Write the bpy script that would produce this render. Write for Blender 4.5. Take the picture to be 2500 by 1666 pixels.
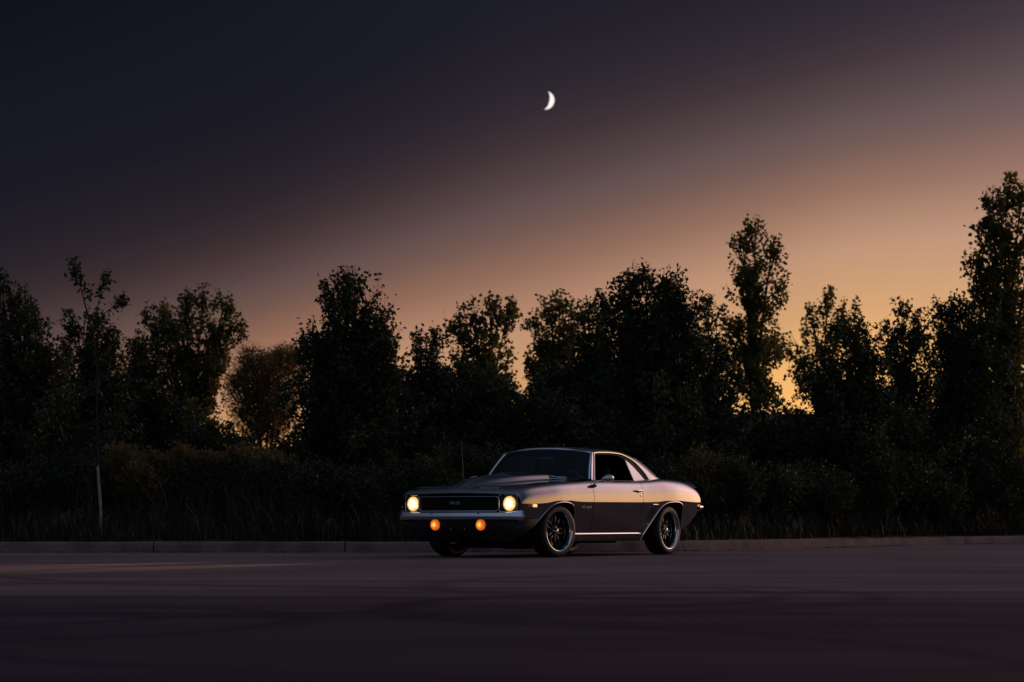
import bpy, bmesh, math, random
import numpy as np
from mathutils import Matrix, Vector

for o in list(bpy.data.objects):
    bpy.data.objects.remove(o, do_unlink=True)
scene = bpy.context.scene
C = scene.collection
rng = np.random.default_rng(7)

# ------------------------------------------------------------------ camera
F_PX, EYE, HORIZON = 5903.0, 0.48, 1265.0        # photograph is 2500 x 1666
PITCH = math.atan((HORIZON - 833) / F_PX)
cam_data = bpy.data.cameras.new('camera')
cam_data.sensor_width = 36.0
cam_data.lens = F_PX / 2500.0 * 36.0
cam_data.clip_start = 0.1
cam_data.clip_end = 8000
cam_data.dof.use_dof = True
cam_data.dof.focus_distance = 30.0
cam_data.dof.aperture_fstop = 2.6
cam = bpy.data.objects.new('camera', cam_data)
cam.location = (0, 0, EYE)
cam.rotation_euler = (math.pi / 2 + PITCH, 0, 0)
C.objects.link(cam)
scene.camera = cam
scene.render.resolution_x = 1024
scene.render.resolution_y = 682
scene.view_settings.view_transform = 'Standard'
scene.view_settings.look = 'None'
scene.view_settings.exposure = 0.0
scene.view_settings.gamma = 1.0


def at(px, py, Y):
    """point of the place that stands Y metres away behind photo pixel (px, py)"""
    a = (px - 1250) / F_PX
    b = -(py - 833) / F_PX
    d = Vector((a, math.cos(PITCH) - b * math.sin(PITCH), math.sin(PITCH) + b * math.cos(PITCH)))
    d *= Y / d.y
    return Vector((d.x, d.y, d.z + EYE))


def lin(c):
    c = c / 255.0
    return c / 12.92 if c <= 0.04045 else ((c + 0.055) / 1.055) ** 2.4


# ------------------------------------------------------------------ dusk sky
SUN_AZ = 50.0                                     # degrees right of the view
world = bpy.data.worlds.new('World')
scene.world = world
world.use_nodes = True
wn, wl = world.node_tree.nodes, world.node_tree.links
wn.clear()


def wmath(op, a, b=None):
    n = wn.new('ShaderNodeMath')
    n.operation = op
    for i, v in enumerate((a, b)):
        if v is None:
            continue
        if isinstance(v, (int, float)):
            n.inputs[i].default_value = v
        else:
            wl.new(v, n.inputs[i])
    return n.outputs[0]


tc = wn.new('ShaderNodeTexCoord')
sp = wn.new('ShaderNodeSeparateXYZ')
wl.new(tc.outputs['Generated'], sp.inputs[0])
dx, dy, dz = sp.outputs
hor = wmath('SQRT', wmath('ADD', wmath('MULTIPLY', dx, dx), wmath('ADD', wmath('MULTIPLY', dy, dy), 1e-6)))
elev = wmath('MULTIPLY', wmath('ARCTAN2', wmath('MAXIMUM', dz, 0.0), hor), 180 / math.pi)
sx, sy = math.sin(math.radians(SUN_AZ)), math.cos(math.radians(SUN_AZ))
ca = wmath('DIVIDE', wmath('ADD', wmath('MULTIPLY', dx, sx), wmath('MULTIPLY', dy, sy)), hor)
ca = wmath('MINIMUM', wmath('MAXIMUM', ca, -1.0), 1.0)
dang = wmath('DIVIDE', wmath('ARCCOSINE', ca), math.pi)     # 0 at the sunset, 1 opposite


def az_ramp(stops, scale):
    """value over the angle from the sunset azimuth"""
    r_ = wn.new('ShaderNodeValToRGB')
    e_ = r_.color_ramp.elements
    while len(e_) < len(stops):
        e_.new(0.5)
    for q_, (d_, h_) in zip(e_, stops):
        q_.position = d_ / 180.0
        q_.color = tuple(h_ / scale for _ in range(3)) + (1,) if not isinstance(h_, tuple) else h_ + (1,)
    wl.new(dang, r_.inputs[0])
    return r_.outputs[0]


HEIGHT = [(0, 27), (10, 25), (20, 20), (30, 14), (38, 11.2), (42, 10.4), (46, 9.45), (50, 8.4), (53, 7.35), (56, 6.25),
          (59, 5.35), (62, 4.5), (66, 3.6), (72, 2.8), (80, 2.2), (100, 1.8), (180, 1.5)]
STEEP = [(0, .036), (12, .042), (22, .056), (30, .078), (38, .103), (42, .116), (50, .118), (56, .15), (62, .16), (80, .18), (180, .2)]
hgt = wmath('MULTIPLY', az_ramp(HEIGHT, 30.0), 30.0)
svar = wmath('ADD', wmath('MULTIPLY', wmath('SUBTRACT', elev, hgt), wmath('MULTIPLY', az_ramp(STEEP, .25), .25)), 1.0)
svar = wmath('MAXIMUM', svar, 0.1)
cr = wn.new('ShaderNodeValToRGB')
cr.color_ramp.interpolation = 'LINEAR'
RAMP = [(.1, (255, 188, 108)), (.25, (236, 178, 112)), (.37, (209, 160, 113)), (.53, (188, 146, 118)), (.69, (146, 110, 94)),
        (.80, (114, 90, 84)), (.87, (99, 81, 81)), (.94, (83, 68, 70)), (1.03, (66, 53, 58)), (1.1, (55, 46, 53)), (1.2, (43, 38, 48)),
        (1.3, (37, 33, 43)), (1.45, (28, 29, 41)), (1.8, (23, 25, 38)), (2.2, (16, 17, 28)), (3.0, (11, 12, 20))]
el_ = cr.color_ramp.elements
while len(el_) < len(RAMP):
    el_.new(0.5)
for e, (p_, c_) in zip(el_, RAMP):
    e.position = p_ / 3.0
    e.color = tuple(lin(v) for v in c_) + (1,)
wl.new(wmath('DIVIDE', svar, 3.0), cr.inputs[0])
bg = wn.new('ShaderNodeBackground')
bg.inputs['Strength'].default_value = 1.0
# the rest of the twilight dome: blue-grey, brightest opposite the view
bk = wmath('ADD', wmath('MULTIPLY', dy, -.55), wmath('MULTIPLY', dz, .83))
bk = wmath('MAXIMUM', wmath('MULTIPLY', wmath('ADD', bk, .40), .75), 0.0)
bk = wmath('POWER', bk, 1.6)
dome = wn.new('ShaderNodeMix')
dome.data_type = 'RGBA'
dome.blend_type = 'ADD'
dome.inputs[0].default_value = 1.0
vm = wn.new('ShaderNodeVectorMath')
vm.operation = 'SCALE'
vm.inputs[0].default_value = (.105, .145, .225)
wl.new(bk, vm.inputs['Scale'])
# twilight purple light: the pink patch that stands well above the sunset point
g1 = wmath('DIVIDE', wmath('MULTIPLY', dang, 180.0), 16.0)
g2 = wmath('DIVIDE', wmath('SUBTRACT', elev, 22.0), 16.0)
pk = wmath('EXPONENT', wmath('MULTIPLY', wmath('ADD', wmath('MULTIPLY', g1, g1), wmath('MULTIPLY', g2, g2)), -1.0))
pv_ = wn.new('ShaderNodeVectorMath')
pv_.operation = 'SCALE'
pv_.inputs[0].default_value = (1.6, 1.08, .98)
wl.new(pk, pv_.inputs['Scale'])
pl_ = wn.new('ShaderNodeMix')
pl_.data_type = 'RGBA'
pl_.blend_type = 'ADD'
pl_.inputs[0].default_value = 1.0
gv = wmath('EXPONENT', wmath('MULTIPLY', wmath('POWER', wmath('DIVIDE', wmath('MULTIPLY', dang, 180.0), 22.0), 2.0), -1.0))
hue = wn.new('ShaderNodeMix')                      # redder away from the sunset point
hue.data_type = 'RGBA'
hue.blend_type = 'MULTIPLY'
hue.inputs[0].default_value = 1.0
wl.new(cr.outputs[0], hue.inputs[6])
wl.new(az_ramp([(0, (.70, .82, 1.35)), (26, (.85, .92, 1.2)), (42, (1., 1., 1.)), (50, (1., .96, .93)), (57, (1., .91, .82)), (70, (1., .92, .86)), (180, (1., .96, .93))], 1.0), hue.inputs[7])
gm = wn.new('ShaderNodeVectorMath')                # the glow itself is strongest over the sunset point
gm.operation = 'SCALE'
wl.new(hue.outputs[2], gm.inputs[0])
wl.new(wmath('ADD', wmath('MULTIPLY', gv, 2.2), 1.0), gm.inputs['Scale'])
wl.new(gm.outputs[0], pl_.inputs[6])
wl.new(pv_.outputs[0], pl_.inputs[7])
wl.new(pl_.outputs[2], dome.inputs[6])
wl.new(vm.outputs[0], dome.inputs[7])
wl.new(dome.outputs[2], bg.inputs['Color'])
wo = wn.new('ShaderNodeOutputWorld')
wl.new(bg.outputs[0], wo.inputs['Surface'])

# the sun has set: only a faint broad afterglow from its direction is left
sun_data = bpy.data.lights.new('sun', 'SUN')
sun_data.energy = 0.02
sun_data.angle = math.radians(20)
sun_data.color = (1.0, 0.62, 0.38)
sun = bpy.data.objects.new('sun', sun_data)
C.objects.link(sun)
sun.rotation_euler = Vector((sx, sy, math.tan(math.radians(6)))).to_track_quat('Z', 'Y').to_euler()


# ------------------------------------------------------------------ materials
def mat(name, color=(.5, .5, .5), rough=.5, metal=0.0, spec=.5, coat=0.0, coat_rough=.03, emit=None, estr=0.0):
    m = bpy.data.materials.new(name)
    m.use_nodes = True
    b = m.node_tree.nodes['Principled BSDF']
    b.inputs['Base Color'].default_value = tuple(color) + (1,)
    b.inputs['Roughness'].default_value = rough
    b.inputs['Metallic'].default_value = metal
    b.inputs['Specular IOR Level'].default_value = spec
    b.inputs['Coat Weight'].default_value = coat
    b.inputs['Coat Roughness'].default_value = coat_rough
    if emit:
        b.inputs['Emission Color'].default_value = tuple(emit) + (1,)
        b.inputs['Emission Strength'].default_value = estr
    return m


def N(m, t, **kw):
    n = m.node_tree.nodes.new(t)
    for k, v in kw.items():
        if k in n.inputs:
            n.inputs[k].default_value = v
        else:
            setattr(n, k, v)
    return n


def L(m, a, b):
    m.node_tree.links.new(a, b)


def BS(m):
    return m.node_tree.nodes['Principled BSDF']


def ramp(m, src, stops, interp='LINEAR'):
    r = N(m, 'ShaderNodeValToRGB')
    r.color_ramp.interpolation = interp
    e = r.color_ramp.elements
    while len(e) < len(stops):
        e.new(.5)
    for q, (p, c) in zip(e, stops):
        q.position = p
        q.color = tuple(c) + (1,) if len(c) == 3 else tuple(c)
    L(m, src, r.inputs[0])
    return r.outputs[0]


def mathn(m, op, a, b=None):
    n = N(m, 'ShaderNodeMath', operation=op)
    for i, v in enumerate((a, b)):
        if v is None:
            continue
        if isinstance(v, (int, float)):
            n.inputs[i].default_value = v
        else:
            L(m, v, n.inputs[i])
    return n.outputs[0]


def mixc(m, fac, a, b, blend='MIX'):
    n = N(m, 'ShaderNodeMix', data_type='RGBA', blend_type=blend)
    for i, v in ((0, fac), (6, a), (7, b)):
        if isinstance(v, (int, float)):
            n.inputs[i].default_value = v
        elif isinstance(v, tuple):
            n.inputs[i].default_value = v + (1,)
        else:
            L(m, v, n.inputs[i])
    return n.outputs[2]


def bump(m, src, strength, dist):
    b = N(m, 'ShaderNodeBump', Strength=strength, Distance=dist)
    L(m, src, b.inputs['Height'])
    L(m, b.outputs[0], BS(m).inputs['Normal'])


M = {}
# silver-grey metallic paint under clear lacquer
m = M['paint'] = mat('metallic_paint', (.21, .19, .20), .085, .92, coat=1.0, coat_rough=.012)
fl = N(m, 'ShaderNodeTexNoise', Scale=900.0, Detail=1.0)
L(m, N(m, 'ShaderNodeTexCoord').outputs['Object'], fl.inputs['Vector'])
L(m, ramp(m, fl.outputs[0], [(.3, (.195, .176, .186)), (.7, (.225, .204, .214))]), BS(m).inputs['Base Color'])
M['chrome'] = mat('chrome', (.80, .80, .82), .06, 1.0)
M['satin'] = mat('satin_alloy', (.55, .55, .56), .22, 1.0)
M['black'] = mat('black_trim', (.012, .012, .013), .45)
M['gloss_black'] = mat('gloss_black', (.010, .010, .011), .18, coat=.5)
M['under'] = mat('underbody_black', (.010, .010, .010), .8, spec=.2)
M['cabin'] = mat('cabin_vinyl', (.014, .013, .014), .6, spec=.3)
m = M['rubber'] = mat('tyre_rubber', (.022, .021, .021), .42, spec=.45)
tn = N(m, 'ShaderNodeTexNoise', Scale=60.0, Detail=4.0)
L(m, N(m, 'ShaderNodeTexCoord').outputs['Object'], tn.inputs['Vector'])
L(m, ramp(m, tn.outputs[0], [(.3, (.016, .015, .015)), (.75, (.030, .028, .027))]), BS(m).inputs['Base Color'])


def glass_mat(name, tint, boost, refl=1.0):
    m = bpy.data.materials.new(name)
    m.use_nodes = True
    nt = m.node_tree
    nt.nodes.clear()
    out = N(m, 'ShaderNodeOutputMaterial')
    fr = N(m, 'ShaderNodeFresnel', IOR=1.5)
    tr = N(m, 'ShaderNodeBsdfTransparent')
    tr.inputs[0].default_value = tuple(tint) + (1,)
    gl = N(m, 'ShaderNodeBsdfGlossy')
    gl.inputs['Color'].default_value = (refl, refl, refl, 1)
    gl.inputs['Roughness'].default_value = .015
    mx = N(m, 'ShaderNodeMixShader')
    L(m, mathn(m, 'MINIMUM', mathn(m, 'ADD', fr.outputs[0], boost), 1.0), mx.inputs[0])
    L(m, tr.outputs[0], mx.inputs[1])
    L(m, gl.outputs[0], mx.inputs[2])
    L(m, mx.outputs[0], out.inputs['Surface'])
    return m


M['glass'] = glass_mat('tinted_glass', (.30, .31, .32), 0.0, .55)
M['film_glass'] = glass_mat('film_glass', (.30, .30, .31), .24, .9)


def lamp_mat(name, stops, scale):
    """lit lens: hot filament zone in the middle, coloured rim (object space, lens axis = x)"""
    m = bpy.data.materials.new(name)
    m.use_nodes = True
    m.node_tree.nodes.clear()
    out = N(m, 'ShaderNodeOutputMaterial')
    tcx = N(m, 'ShaderNodeTexCoord')
    s = N(m, 'ShaderNodeSeparateXYZ')
    L(m, tcx.outputs['Object'], s.inputs[0])
    r = mathn(m, 'SQRT', mathn(m, 'ADD', mathn(m, 'MULTIPLY', s.outputs[1], s.outputs[1]),
                               mathn(m, 'MULTIPLY', s.outputs[2], s.outputs[2])))
    nz = N(m, 'ShaderNodeTexNoise', Scale=38.0, Detail=2.0)
    L(m, tcx.outputs['Object'], nz.inputs['Vector'])
    q = mathn(m, 'ADD', mathn(m, 'MULTIPLY', r, 1.0 / scale), mathn(m, 'MULTIPLY', mathn(m, 'SUBTRACT', nz.outputs[0], .5), .55))
    fl_ = mathn(m, 'SINE', mathn(m, 'MULTIPLY', s.outputs[1], 330.0))             # moulded vertical flutes
    q = mathn(m, 'ADD', q, mathn(m, 'MULTIPLY', fl_, .10))
    em = N(m, 'ShaderNodeEmission')
    L(m, ramp(m, mathn(m, 'MULTIPLY', q, .5), [(p * .5, c) for p, c in stops]), em.inputs['Color'])
    em.inputs['Strength'].default_value = 1.0
    gl = N(m, 'ShaderNodeBsdfGlossy')
    gl.inputs['Roughness'].default_value = .05
    gl.inputs['Color'].default_value = (.06, .06, .06, 1)
    ad = N(m, 'ShaderNodeAddShader')
    L(m, em.outputs[0], ad.inputs[0])
    L(m, gl.outputs[0], ad.inputs[1])
    L(m, ad.outputs[0], out.inputs['Surface'])
    return m


M['head'] = lamp_mat('headlamp_lens', [(0, (2.6, 2.1, 1.5)), (.45, (2.0, 1.5, .9)), (.75, (1.2, .75, .25)), (1.05, (.9, .42, .07)), (1.3, (.5, .2, .03))], .090)
M['amber'] = lamp_mat('amber_lens', [(0, (2.2, 1.3, .35)), (.22, (1.5, .62, .08)), (.45, (.9, .25, .02)), (.8, (.68, .11, .01)), (1.2, (.42, .05, .005))], .068)
M['marker'] = mat('amber_marker', (.5, .16, .03), .3, emit=(1, .42, .16), estr=1.6)
M['red_marker'] = mat('red_marker', (.5, .05, .02), .3, emit=(1, .16, .06), estr=.8)
M['red_lens'] = mat('red_lens', (.25, .01, .01), .2)

# asphalt: worn, with rubber arcs
m = M['asphalt'] = mat('asphalt', (.12, .11, .115), .90, spec=.08)
tco = N(m, 'ShaderNodeTexCoord').outputs['Object']
n1 = N(m, 'ShaderNodeTexNoise', Scale=.35, Detail=5.0)
n2 = N(m, 'ShaderNodeTexNoise', Scale=160.0, Detail=2.0)
mp = N(m, 'ShaderNodeMapping')
mp.inputs['Scale'].default_value = (.10, 1.6, 1.0)
mp.inputs['Rotation'].default_value = (0, 0, .06)
L(m, tco, mp.inputs[0])
n3 = N(m, 'ShaderNodeTexNoise', Scale=1.0, Detail=6.0, Roughness=.65)
L(m, mp.outputs[0], n3.inputs['Vector'])
for n_ in (n1, n2):
    L(m, tco, n_.inputs['Vector'])
base = ramp(m, n1.outputs[0], [(.3, (.180, .122, .118)), (.7, (.255, .178, .172))])
base = mixc(m, .6, base, ramp(m, n3.outputs[0], [(.33, (.45, .43, .46)), (.55, (1, 1, 1)), (.75, (1.12, 1.1, 1.1))]), 'MULTIPLY')
base = mixc(m, .5, base, ramp(m, n2.outputs[0], [(.35, (.6, .6, .6)), (.65, (1.2, 1.2, 1.2))]), 'MULTIPLY')
s3 = N(m, 'ShaderNodeSeparateXYZ')
L(m, tco, s3.inputs[0])
for cx, cy, R, w in [(-1.4, 15.4, 3.1, .11), (-1.2, 15.2, 3.45, .12), (1.9, 13.2, 2.5, .10), (2.2, 13.0, 2.9, .13),
                     (.3, 10.0, 2.6, .09), (-2.9, 7.6, 4.6, .10), (3.6, 17.5, 4.2, .14), (.4, 21.5, 4.8, .12), (-3.2, 11.4, 2.2, .1), (1.0, 24.0, 7.5, .12)]:
    ddx = mathn(m, 'SUBTRACT', s3.outputs[0], cx)
    ddy = mathn(m, 'SUBTRACT', s3.outputs[1], cy)
    r = mathn(m, 'SQRT', mathn(m, 'ADD', mathn(m, 'MULTIPLY', ddx, ddx), mathn(m, 'MULTIPLY', ddy, ddy)))
    dd = mathn(m, 'ABSOLUTE', mathn(m, 'SUBTRACT', mathn(m, 'ADD', r, mathn(m, 'MULTIPLY', n1.outputs[0], .5)), R + .25))
    k = mathn(m, 'MULTIPLY', mathn(m, 'MAXIMUM', mathn(m, 'SUBTRACT', 1.0, mathn(m, 'DIVIDE', dd, w * 1.6)), 0.0), n3.outputs[0])
    base = mixc(m, mathn(m, 'MINIMUM', mathn(m, 'MULTIPLY', k, 1.1), .75), base, (.045, .040, .050))
# broad area of darker, bluer asphalt towards the camera, edge broken by noise
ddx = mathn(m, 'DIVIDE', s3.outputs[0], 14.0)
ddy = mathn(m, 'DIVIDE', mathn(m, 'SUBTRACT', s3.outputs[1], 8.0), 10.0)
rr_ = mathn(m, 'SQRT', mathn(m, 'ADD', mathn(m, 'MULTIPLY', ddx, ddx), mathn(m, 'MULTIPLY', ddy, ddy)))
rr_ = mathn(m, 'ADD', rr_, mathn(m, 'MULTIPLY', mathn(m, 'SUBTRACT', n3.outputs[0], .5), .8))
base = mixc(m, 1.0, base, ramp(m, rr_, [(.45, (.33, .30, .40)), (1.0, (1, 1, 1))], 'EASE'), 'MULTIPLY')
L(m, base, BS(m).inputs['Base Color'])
bump(m, n2.outputs[0], .35, .006)

m = M['concrete'] = mat('kerb_concrete', (.3, .26, .26), .9, spec=.1)
tco = N(m, 'ShaderNodeTexCoord').outputs['Object']
n1 = N(m, 'ShaderNodeTexNoise', Scale=2.2, Detail=6.0)
n2 = N(m, 'ShaderNodeTexNoise', Scale=70.0, Detail=3.0)
for n_ in (n1, n2):
    L(m, tco, n_.inputs['Vector'])
base = mixc(m, .9, ramp(m, n1.outputs[0], [(.3, (.12, .080, .070)), (.48, (.215, .145, .125)), (.7, (.27, .18, .155))]),
            ramp(m, n2.outputs[0], [(.3, (.65, .65, .65)), (.6, (1.1, 1.1, 1.1))]), 'MULTIPLY')
L(m, base, BS(m).inputs['Base Color'])
bump(m, n2.outputs[0], .5, .006)

m = M['soil'] = mat('dry_soil', (.05, .04, .03), .95, spec=.1)
n1 = N(m, 'ShaderNodeTexNoise', Scale=3.0, Detail=8.0)
L(m, N(m, 'ShaderNodeTexCoord').outputs['Object'], n1.inputs['Vector'])
L(m, ramp(m, n1.outputs[0], [(.3, (.022, .024, .012)), (.7, (.060, .048, .030))]), BS(m).inputs['Base Color'])
bump(m, n1.outputs[0], .6, .05)


def leaf_mat(name, stops, trans=.35, gain=1.6):
    m = mat(name, (.05, .07, .02), .5, spec=.35)
    at_ = N(m, 'ShaderNodeAttribute', attribute_name='tint')
    col = ramp(m, at_.outputs['Fac'], stops)
    L(m, col, BS(m).inputs['Base Color'])
    tr = N(m, 'ShaderNodeBsdfTranslucent')
    L(m, mixc(m, 1.0, col, (gain, gain * .82, gain * .6), 'MULTIPLY'), tr.inputs['Color'])
    mx = N(m, 'ShaderNodeMixShader')
    mx.inputs[0].default_value = trans
    out = m.node_tree.nodes['Material Output']
    L(m, BS(m).outputs[0], mx.inputs[1])
    L(m, tr.outputs[0], mx.inputs[2])
    L(m, mx.outputs[0], out.inputs['Surface'])
    return m


M['pear_leaf'] = leaf_mat('pear_leaf', [(0, (.020, .032, .012)), (.6, (.036, .052, .018)), (1, (.065, .070, .020))], .25, 2.5)
M['poplar_leaf'] = leaf_mat('poplar_leaf', [(0, (.030, .042, .014)), (.6, (.055, .062, .018)), (.85, (.10, .075, .02)), (1, (.13, .085, .02))], .5, 5.5)
M['willow_leaf'] = leaf_mat('willow_leaf', [(0, (.055, .045, .020)), (.6, (.075, .058, .025)), (1, (.10, .065, .025))], .5, 6.5)
M['bush_leaf'] = leaf_mat('bush_leaf', [(0, (.020, .032, .012)), (.6, (.042, .058, .020)), (.9, (.075, .085, .03)), (1, (.13, .095, .02))], .3)
M['gold_leaf'] = leaf_mat('yellowed_leaf', [(0, (.08, .075, .02)), (.5, (.16, .10, .02)), (1, (.20, .14, .03))], .3)
M['grass_blade'] = leaf_mat('grass_blade', [(0, (.018, .021, .008)), (.5, (.036, .030, .013)), (1, (.075, .050, .024))], .3, 1.2)
M['bark'] = mat('bark', (.045, .034, .026), .9, spec=.15)
m = M['pale_bark'] = mat('pale_bark', (.42, .31, .25), .8, spec=.2)
n1 = N(m, 'ShaderNodeTexNoise', Scale=14.0, Detail=5.0)
L(m, N(m, 'ShaderNodeTexCoord').outputs['Object'], n1.inputs['Vector'])
L(m, ramp(m, n1.outputs[0], [(.3, (.30, .21, .17)), (.7, (.50, .38, .31))]), BS(m).inputs['Base Color'])
M['siding'] = mat('house_siding', (.42, .42, .45), .8)
M['shingle'] = mat('roof_shingle', (.10, .10, .11), .9)
M['moonlight'] = mat('sunlit_moon', (0, 0, 0), 1.0, spec=0, emit=(1.0, .95, .87), estr=1.05)


# ------------------------------------------------------------------ builders
def tag(o, label=None, cat=None, group=None, kind=None):
    for k, v in (('label', label), ('category', cat), ('group', group), ('kind', kind)):
        if v:
            o[k] = v
    return o


def empty(name, loc=(0, 0, 0), parent=None, rz=0.0):
    o = bpy.data.objects.new(name, None)
    C.objects.link(o)
    o.location = loc
    o.rotation_euler = (0, 0, rz)
    o.parent = parent
    return o


def mesh_obj(name, verts, faces, material, parent=None, smooth=True, loc=None):
    me = bpy.data.meshes.new(name)
    me.from_pydata([tuple(map(float, v)) for v in verts], [], faces)
    me.update()
    if smooth:
        me.polygons.foreach_set('use_smooth', [True] * len(me.polygons))
    me.materials.append(material)
    o = bpy.data.objects.new(name, me)
    C.objects.link(o)
    o.parent = parent
    if loc is not None:
        o.location = loc
    return o


class MB:
    """collects shapes that make up ONE mesh"""

    def __init__(s):
        s.v, s.f = [], []

    def add(s, v, f):
        k = len(s.v)
        s.v += [tuple(map(float, p)) for p in v]
        s.f += [tuple(i + k for i in q) for q in f]
        return s

    def grid(s, P, flip=False, close_u=False, close_v=False):
        P = np.asarray(P, float)
        nu, nv = P.shape[:2]
        fs = []
        for i in range(nu if close_u else nu - 1):
            for j in range(nv if close_v else nv - 1):
                a, b = i * nv + j, ((i + 1) % nu) * nv + j
                c, d = ((i + 1) % nu) * nv + (j + 1) % nv, i * nv + (j + 1) % nv
                fs.append((a, d, c, b) if flip else (a, b, c, d))
        return s.add(P.reshape(-1, 3), fs)

    def box(s, c, d, bev=0.0, rot=None):
        bm = bmesh.new()
        bmesh.ops.create_cube(bm, size=1.0)
        for v in bm.verts:
            v.co = Vector((v.co.x * d[0], v.co.y * d[1], v.co.z * d[2]))
        if bev:
            bmesh.ops.bevel(bm, geom=list(bm.edges), offset=bev, segments=2, affect='EDGES', profile=.5)
        Rm = rot if rot is not None else Matrix.Identity(3)
        bm.verts.index_update()
        v = [Rm @ q.co + Vector(c) for q in bm.verts]
        f = [tuple(q.index for q in p.verts) for p in bm.faces]
        bm.free()
        return s.add(v, f)

    def tube(s, pts, r, n=8, close=False, cap=True):
        pts = [Vector(p) for p in pts]
        k = len(pts)
        rr = r if hasattr(r, '__len__') else [r] * k
        rings = []
        up = None
        for i, p in enumerate(pts):
            if close:
                t = pts[(i + 1) % k] - pts[i - 1]
            else:
                t = pts[min(i + 1, k - 1)] - pts[max(i - 1, 0)]
            t.normalize()
            if up is None:
                up = Vector((0, 0, 1)) if abs(t.z) < .9 else Vector((1, 0, 0))
            a = t.cross(up)
            if a.length < 1e-5:
                a = t.cross(Vector((0, 1, 0)))
            a.normalize()
            b = a.cross(t)
            up = b
            rings.append([p + (a * math.cos(2 * math.pi * j / n) + b * math.sin(2 * math.pi * j / n)) * rr[i] for j in range(n)])
        s.grid([[tuple(q) for q in ring] for ring in rings], close_u=close, close_v=True)
        if cap and not close:
            o = len(s.v) - k * n
            s.f.append(tuple(o + j for j in range(n)))
            s.f.append(tuple(o + (k - 1) * n + j for j in reversed(range(n))))
        return s

    def lathe_y(s, prof, n=56):
        """profile of (radius, y) spun round the y axis"""
        P = [[(r * math.cos(2 * math.pi * j / n), y, r * math.sin(2 * math.pi * j / n)) for j in range(n)] for r, y in prof]
        return s.grid(P, close_v=True)

    def lathe_x(s, prof, n=40):
        P = [[(x, r * math.cos(2 * math.pi * j / n), r * math.sin(2 * math.pi * j / n)) for j in range(n)] for r, x in prof]
        return s.grid(P, close_v=True)

    def build(s, name, material, parent=None, smooth=True, loc=None, angle=35):
        o = mesh_obj(name, s.v, s.f, material, parent, smooth, loc)
        if smooth and angle:
            o.data.set_sharp_from_angle(angle=math.radians(angle))
        return o


def pchip(xs, ys):
    """smooth shape-preserving interpolation"""
    xs = np.asarray(xs, float)
    ys = np.asarray(ys, float)
    if xs[0] > xs[-1]:
        xs, ys = xs[::-1], ys[::-1]
    h = np.diff(xs)
    dl = np.diff(ys) / h
    m_ = np.zeros(len(xs))
    for i in range(1, len(xs) - 1):
        if dl[i - 1] * dl[i] > 0:
            w1, w2 = 2 * h[i] + h[i - 1], h[i] + 2 * h[i - 1]
            m_[i] = (w1 + w2) / (w1 / dl[i - 1] + w2 / dl[i])
    m_[0], m_[-1] = dl[0], dl[-1]

    def f(x):
        x = np.clip(np.asarray(x, float), xs[0], xs[-1])
        i = np.clip(np.searchsorted(xs, x) - 1, 0, len(h) - 1)
        t = (x - xs[i]) / h[i]
        return ((1 + 2 * t) * (1 - t) ** 2 * ys[i] + t * (1 - t) ** 2 * h[i] * m_[i]
                + t * t * (3 - 2 * t) * ys[i + 1] + t * t * (t - 1) * h[i] * m_[i + 1])
    return f


def tri_mesh(name, V, tris, material, parent=None, tint=None):
    """fast mesh of triangles from numpy arrays"""
    me = bpy.data.meshes.new(name)
    me.vertices.add(len(V))
    me.vertices.foreach_set('co', np.ascontiguousarray(V, np.float32).ravel())
    n = len(tris)
    me.loops.add(n * 3)
    me.loops.foreach_set('vertex_index', np.ascontiguousarray(tris, np.int32).ravel())
    me.polygons.add(n)
    me.polygons.foreach_set('loop_start', np.arange(0, n * 3, 3, dtype=np.int32))
    me.polygons.foreach_set('loop_total', np.full(n, 3, np.int32))
    me.update(calc_edges=True)
    if tint is not None:
        a = me.attributes.new('tint', 'FLOAT', 'POINT')
        a.data.foreach_set('value', np.ascontiguousarray(tint, np.float32))
    me.materials.append(material)
    o = bpy.data.objects.new(name, me)
    C.objects.link(o)
    o.parent = parent
    return o


# ------------------------------------------------------------------ ground, road, kerb
KERB = [(-70, 33.7), (-30, 33.7), (-10, 33.72), (-3, 33.72), (.6, 33.85), (2.0, 34.7), (3.4, 36.4), (4.96, 38.8), (6.4, 41.4),
        (7.9, 43.7), (9.7, 45.6), (13, 48.0), (20, 51.5), (40, 58), (90, 70)]
kx = np.array([p[0] for p in KERB])
kyf = pchip(kx, [p[1] for p in KERB])


def kerb_y(x):
    return float(kyf(x))


xs_ = np.concatenate([np.linspace(-70, -8, 20), np.linspace(-7, 14, 64), np.linspace(15, 90, 26)])
o = mesh_obj('ground', [(-3000, -3000, -.08), (3000, -3000, -.08), (3000, 3000, -.08), (-3000, 3000, -.08)], [(0, 1, 2, 3)], M['soil'], smooth=False)
tag(o, kind='structure')
rows = np.array([[(x, -40 + (kerb_y(x) + .05 + 40) * t, 0) for t in np.linspace(0, 1, 12)] for x in xs_])
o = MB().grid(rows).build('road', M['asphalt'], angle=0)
tag(o, kind='structure')
tt = np.array([.12, .6, 1.5, 3, 5, 8, 12, 20, 40, 90, 220])
rows = []
for x in xs_:
    r = []
    for t in tt:
        z = .135 + .05 * min(1, t / 3) + 2.0 * min(1, max(0, (t - 30) / 60)) + .02 * math.sin(x * 1.7 + t * 2.1) * min(1, t / 2)
        r.append((x * (1 + t * .012), kerb_y(x) + t, z))
    rows.append(r)
o = MB().grid(rows).build('verge', M['soil'], angle=0)
tag(o, kind='structure')

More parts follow.
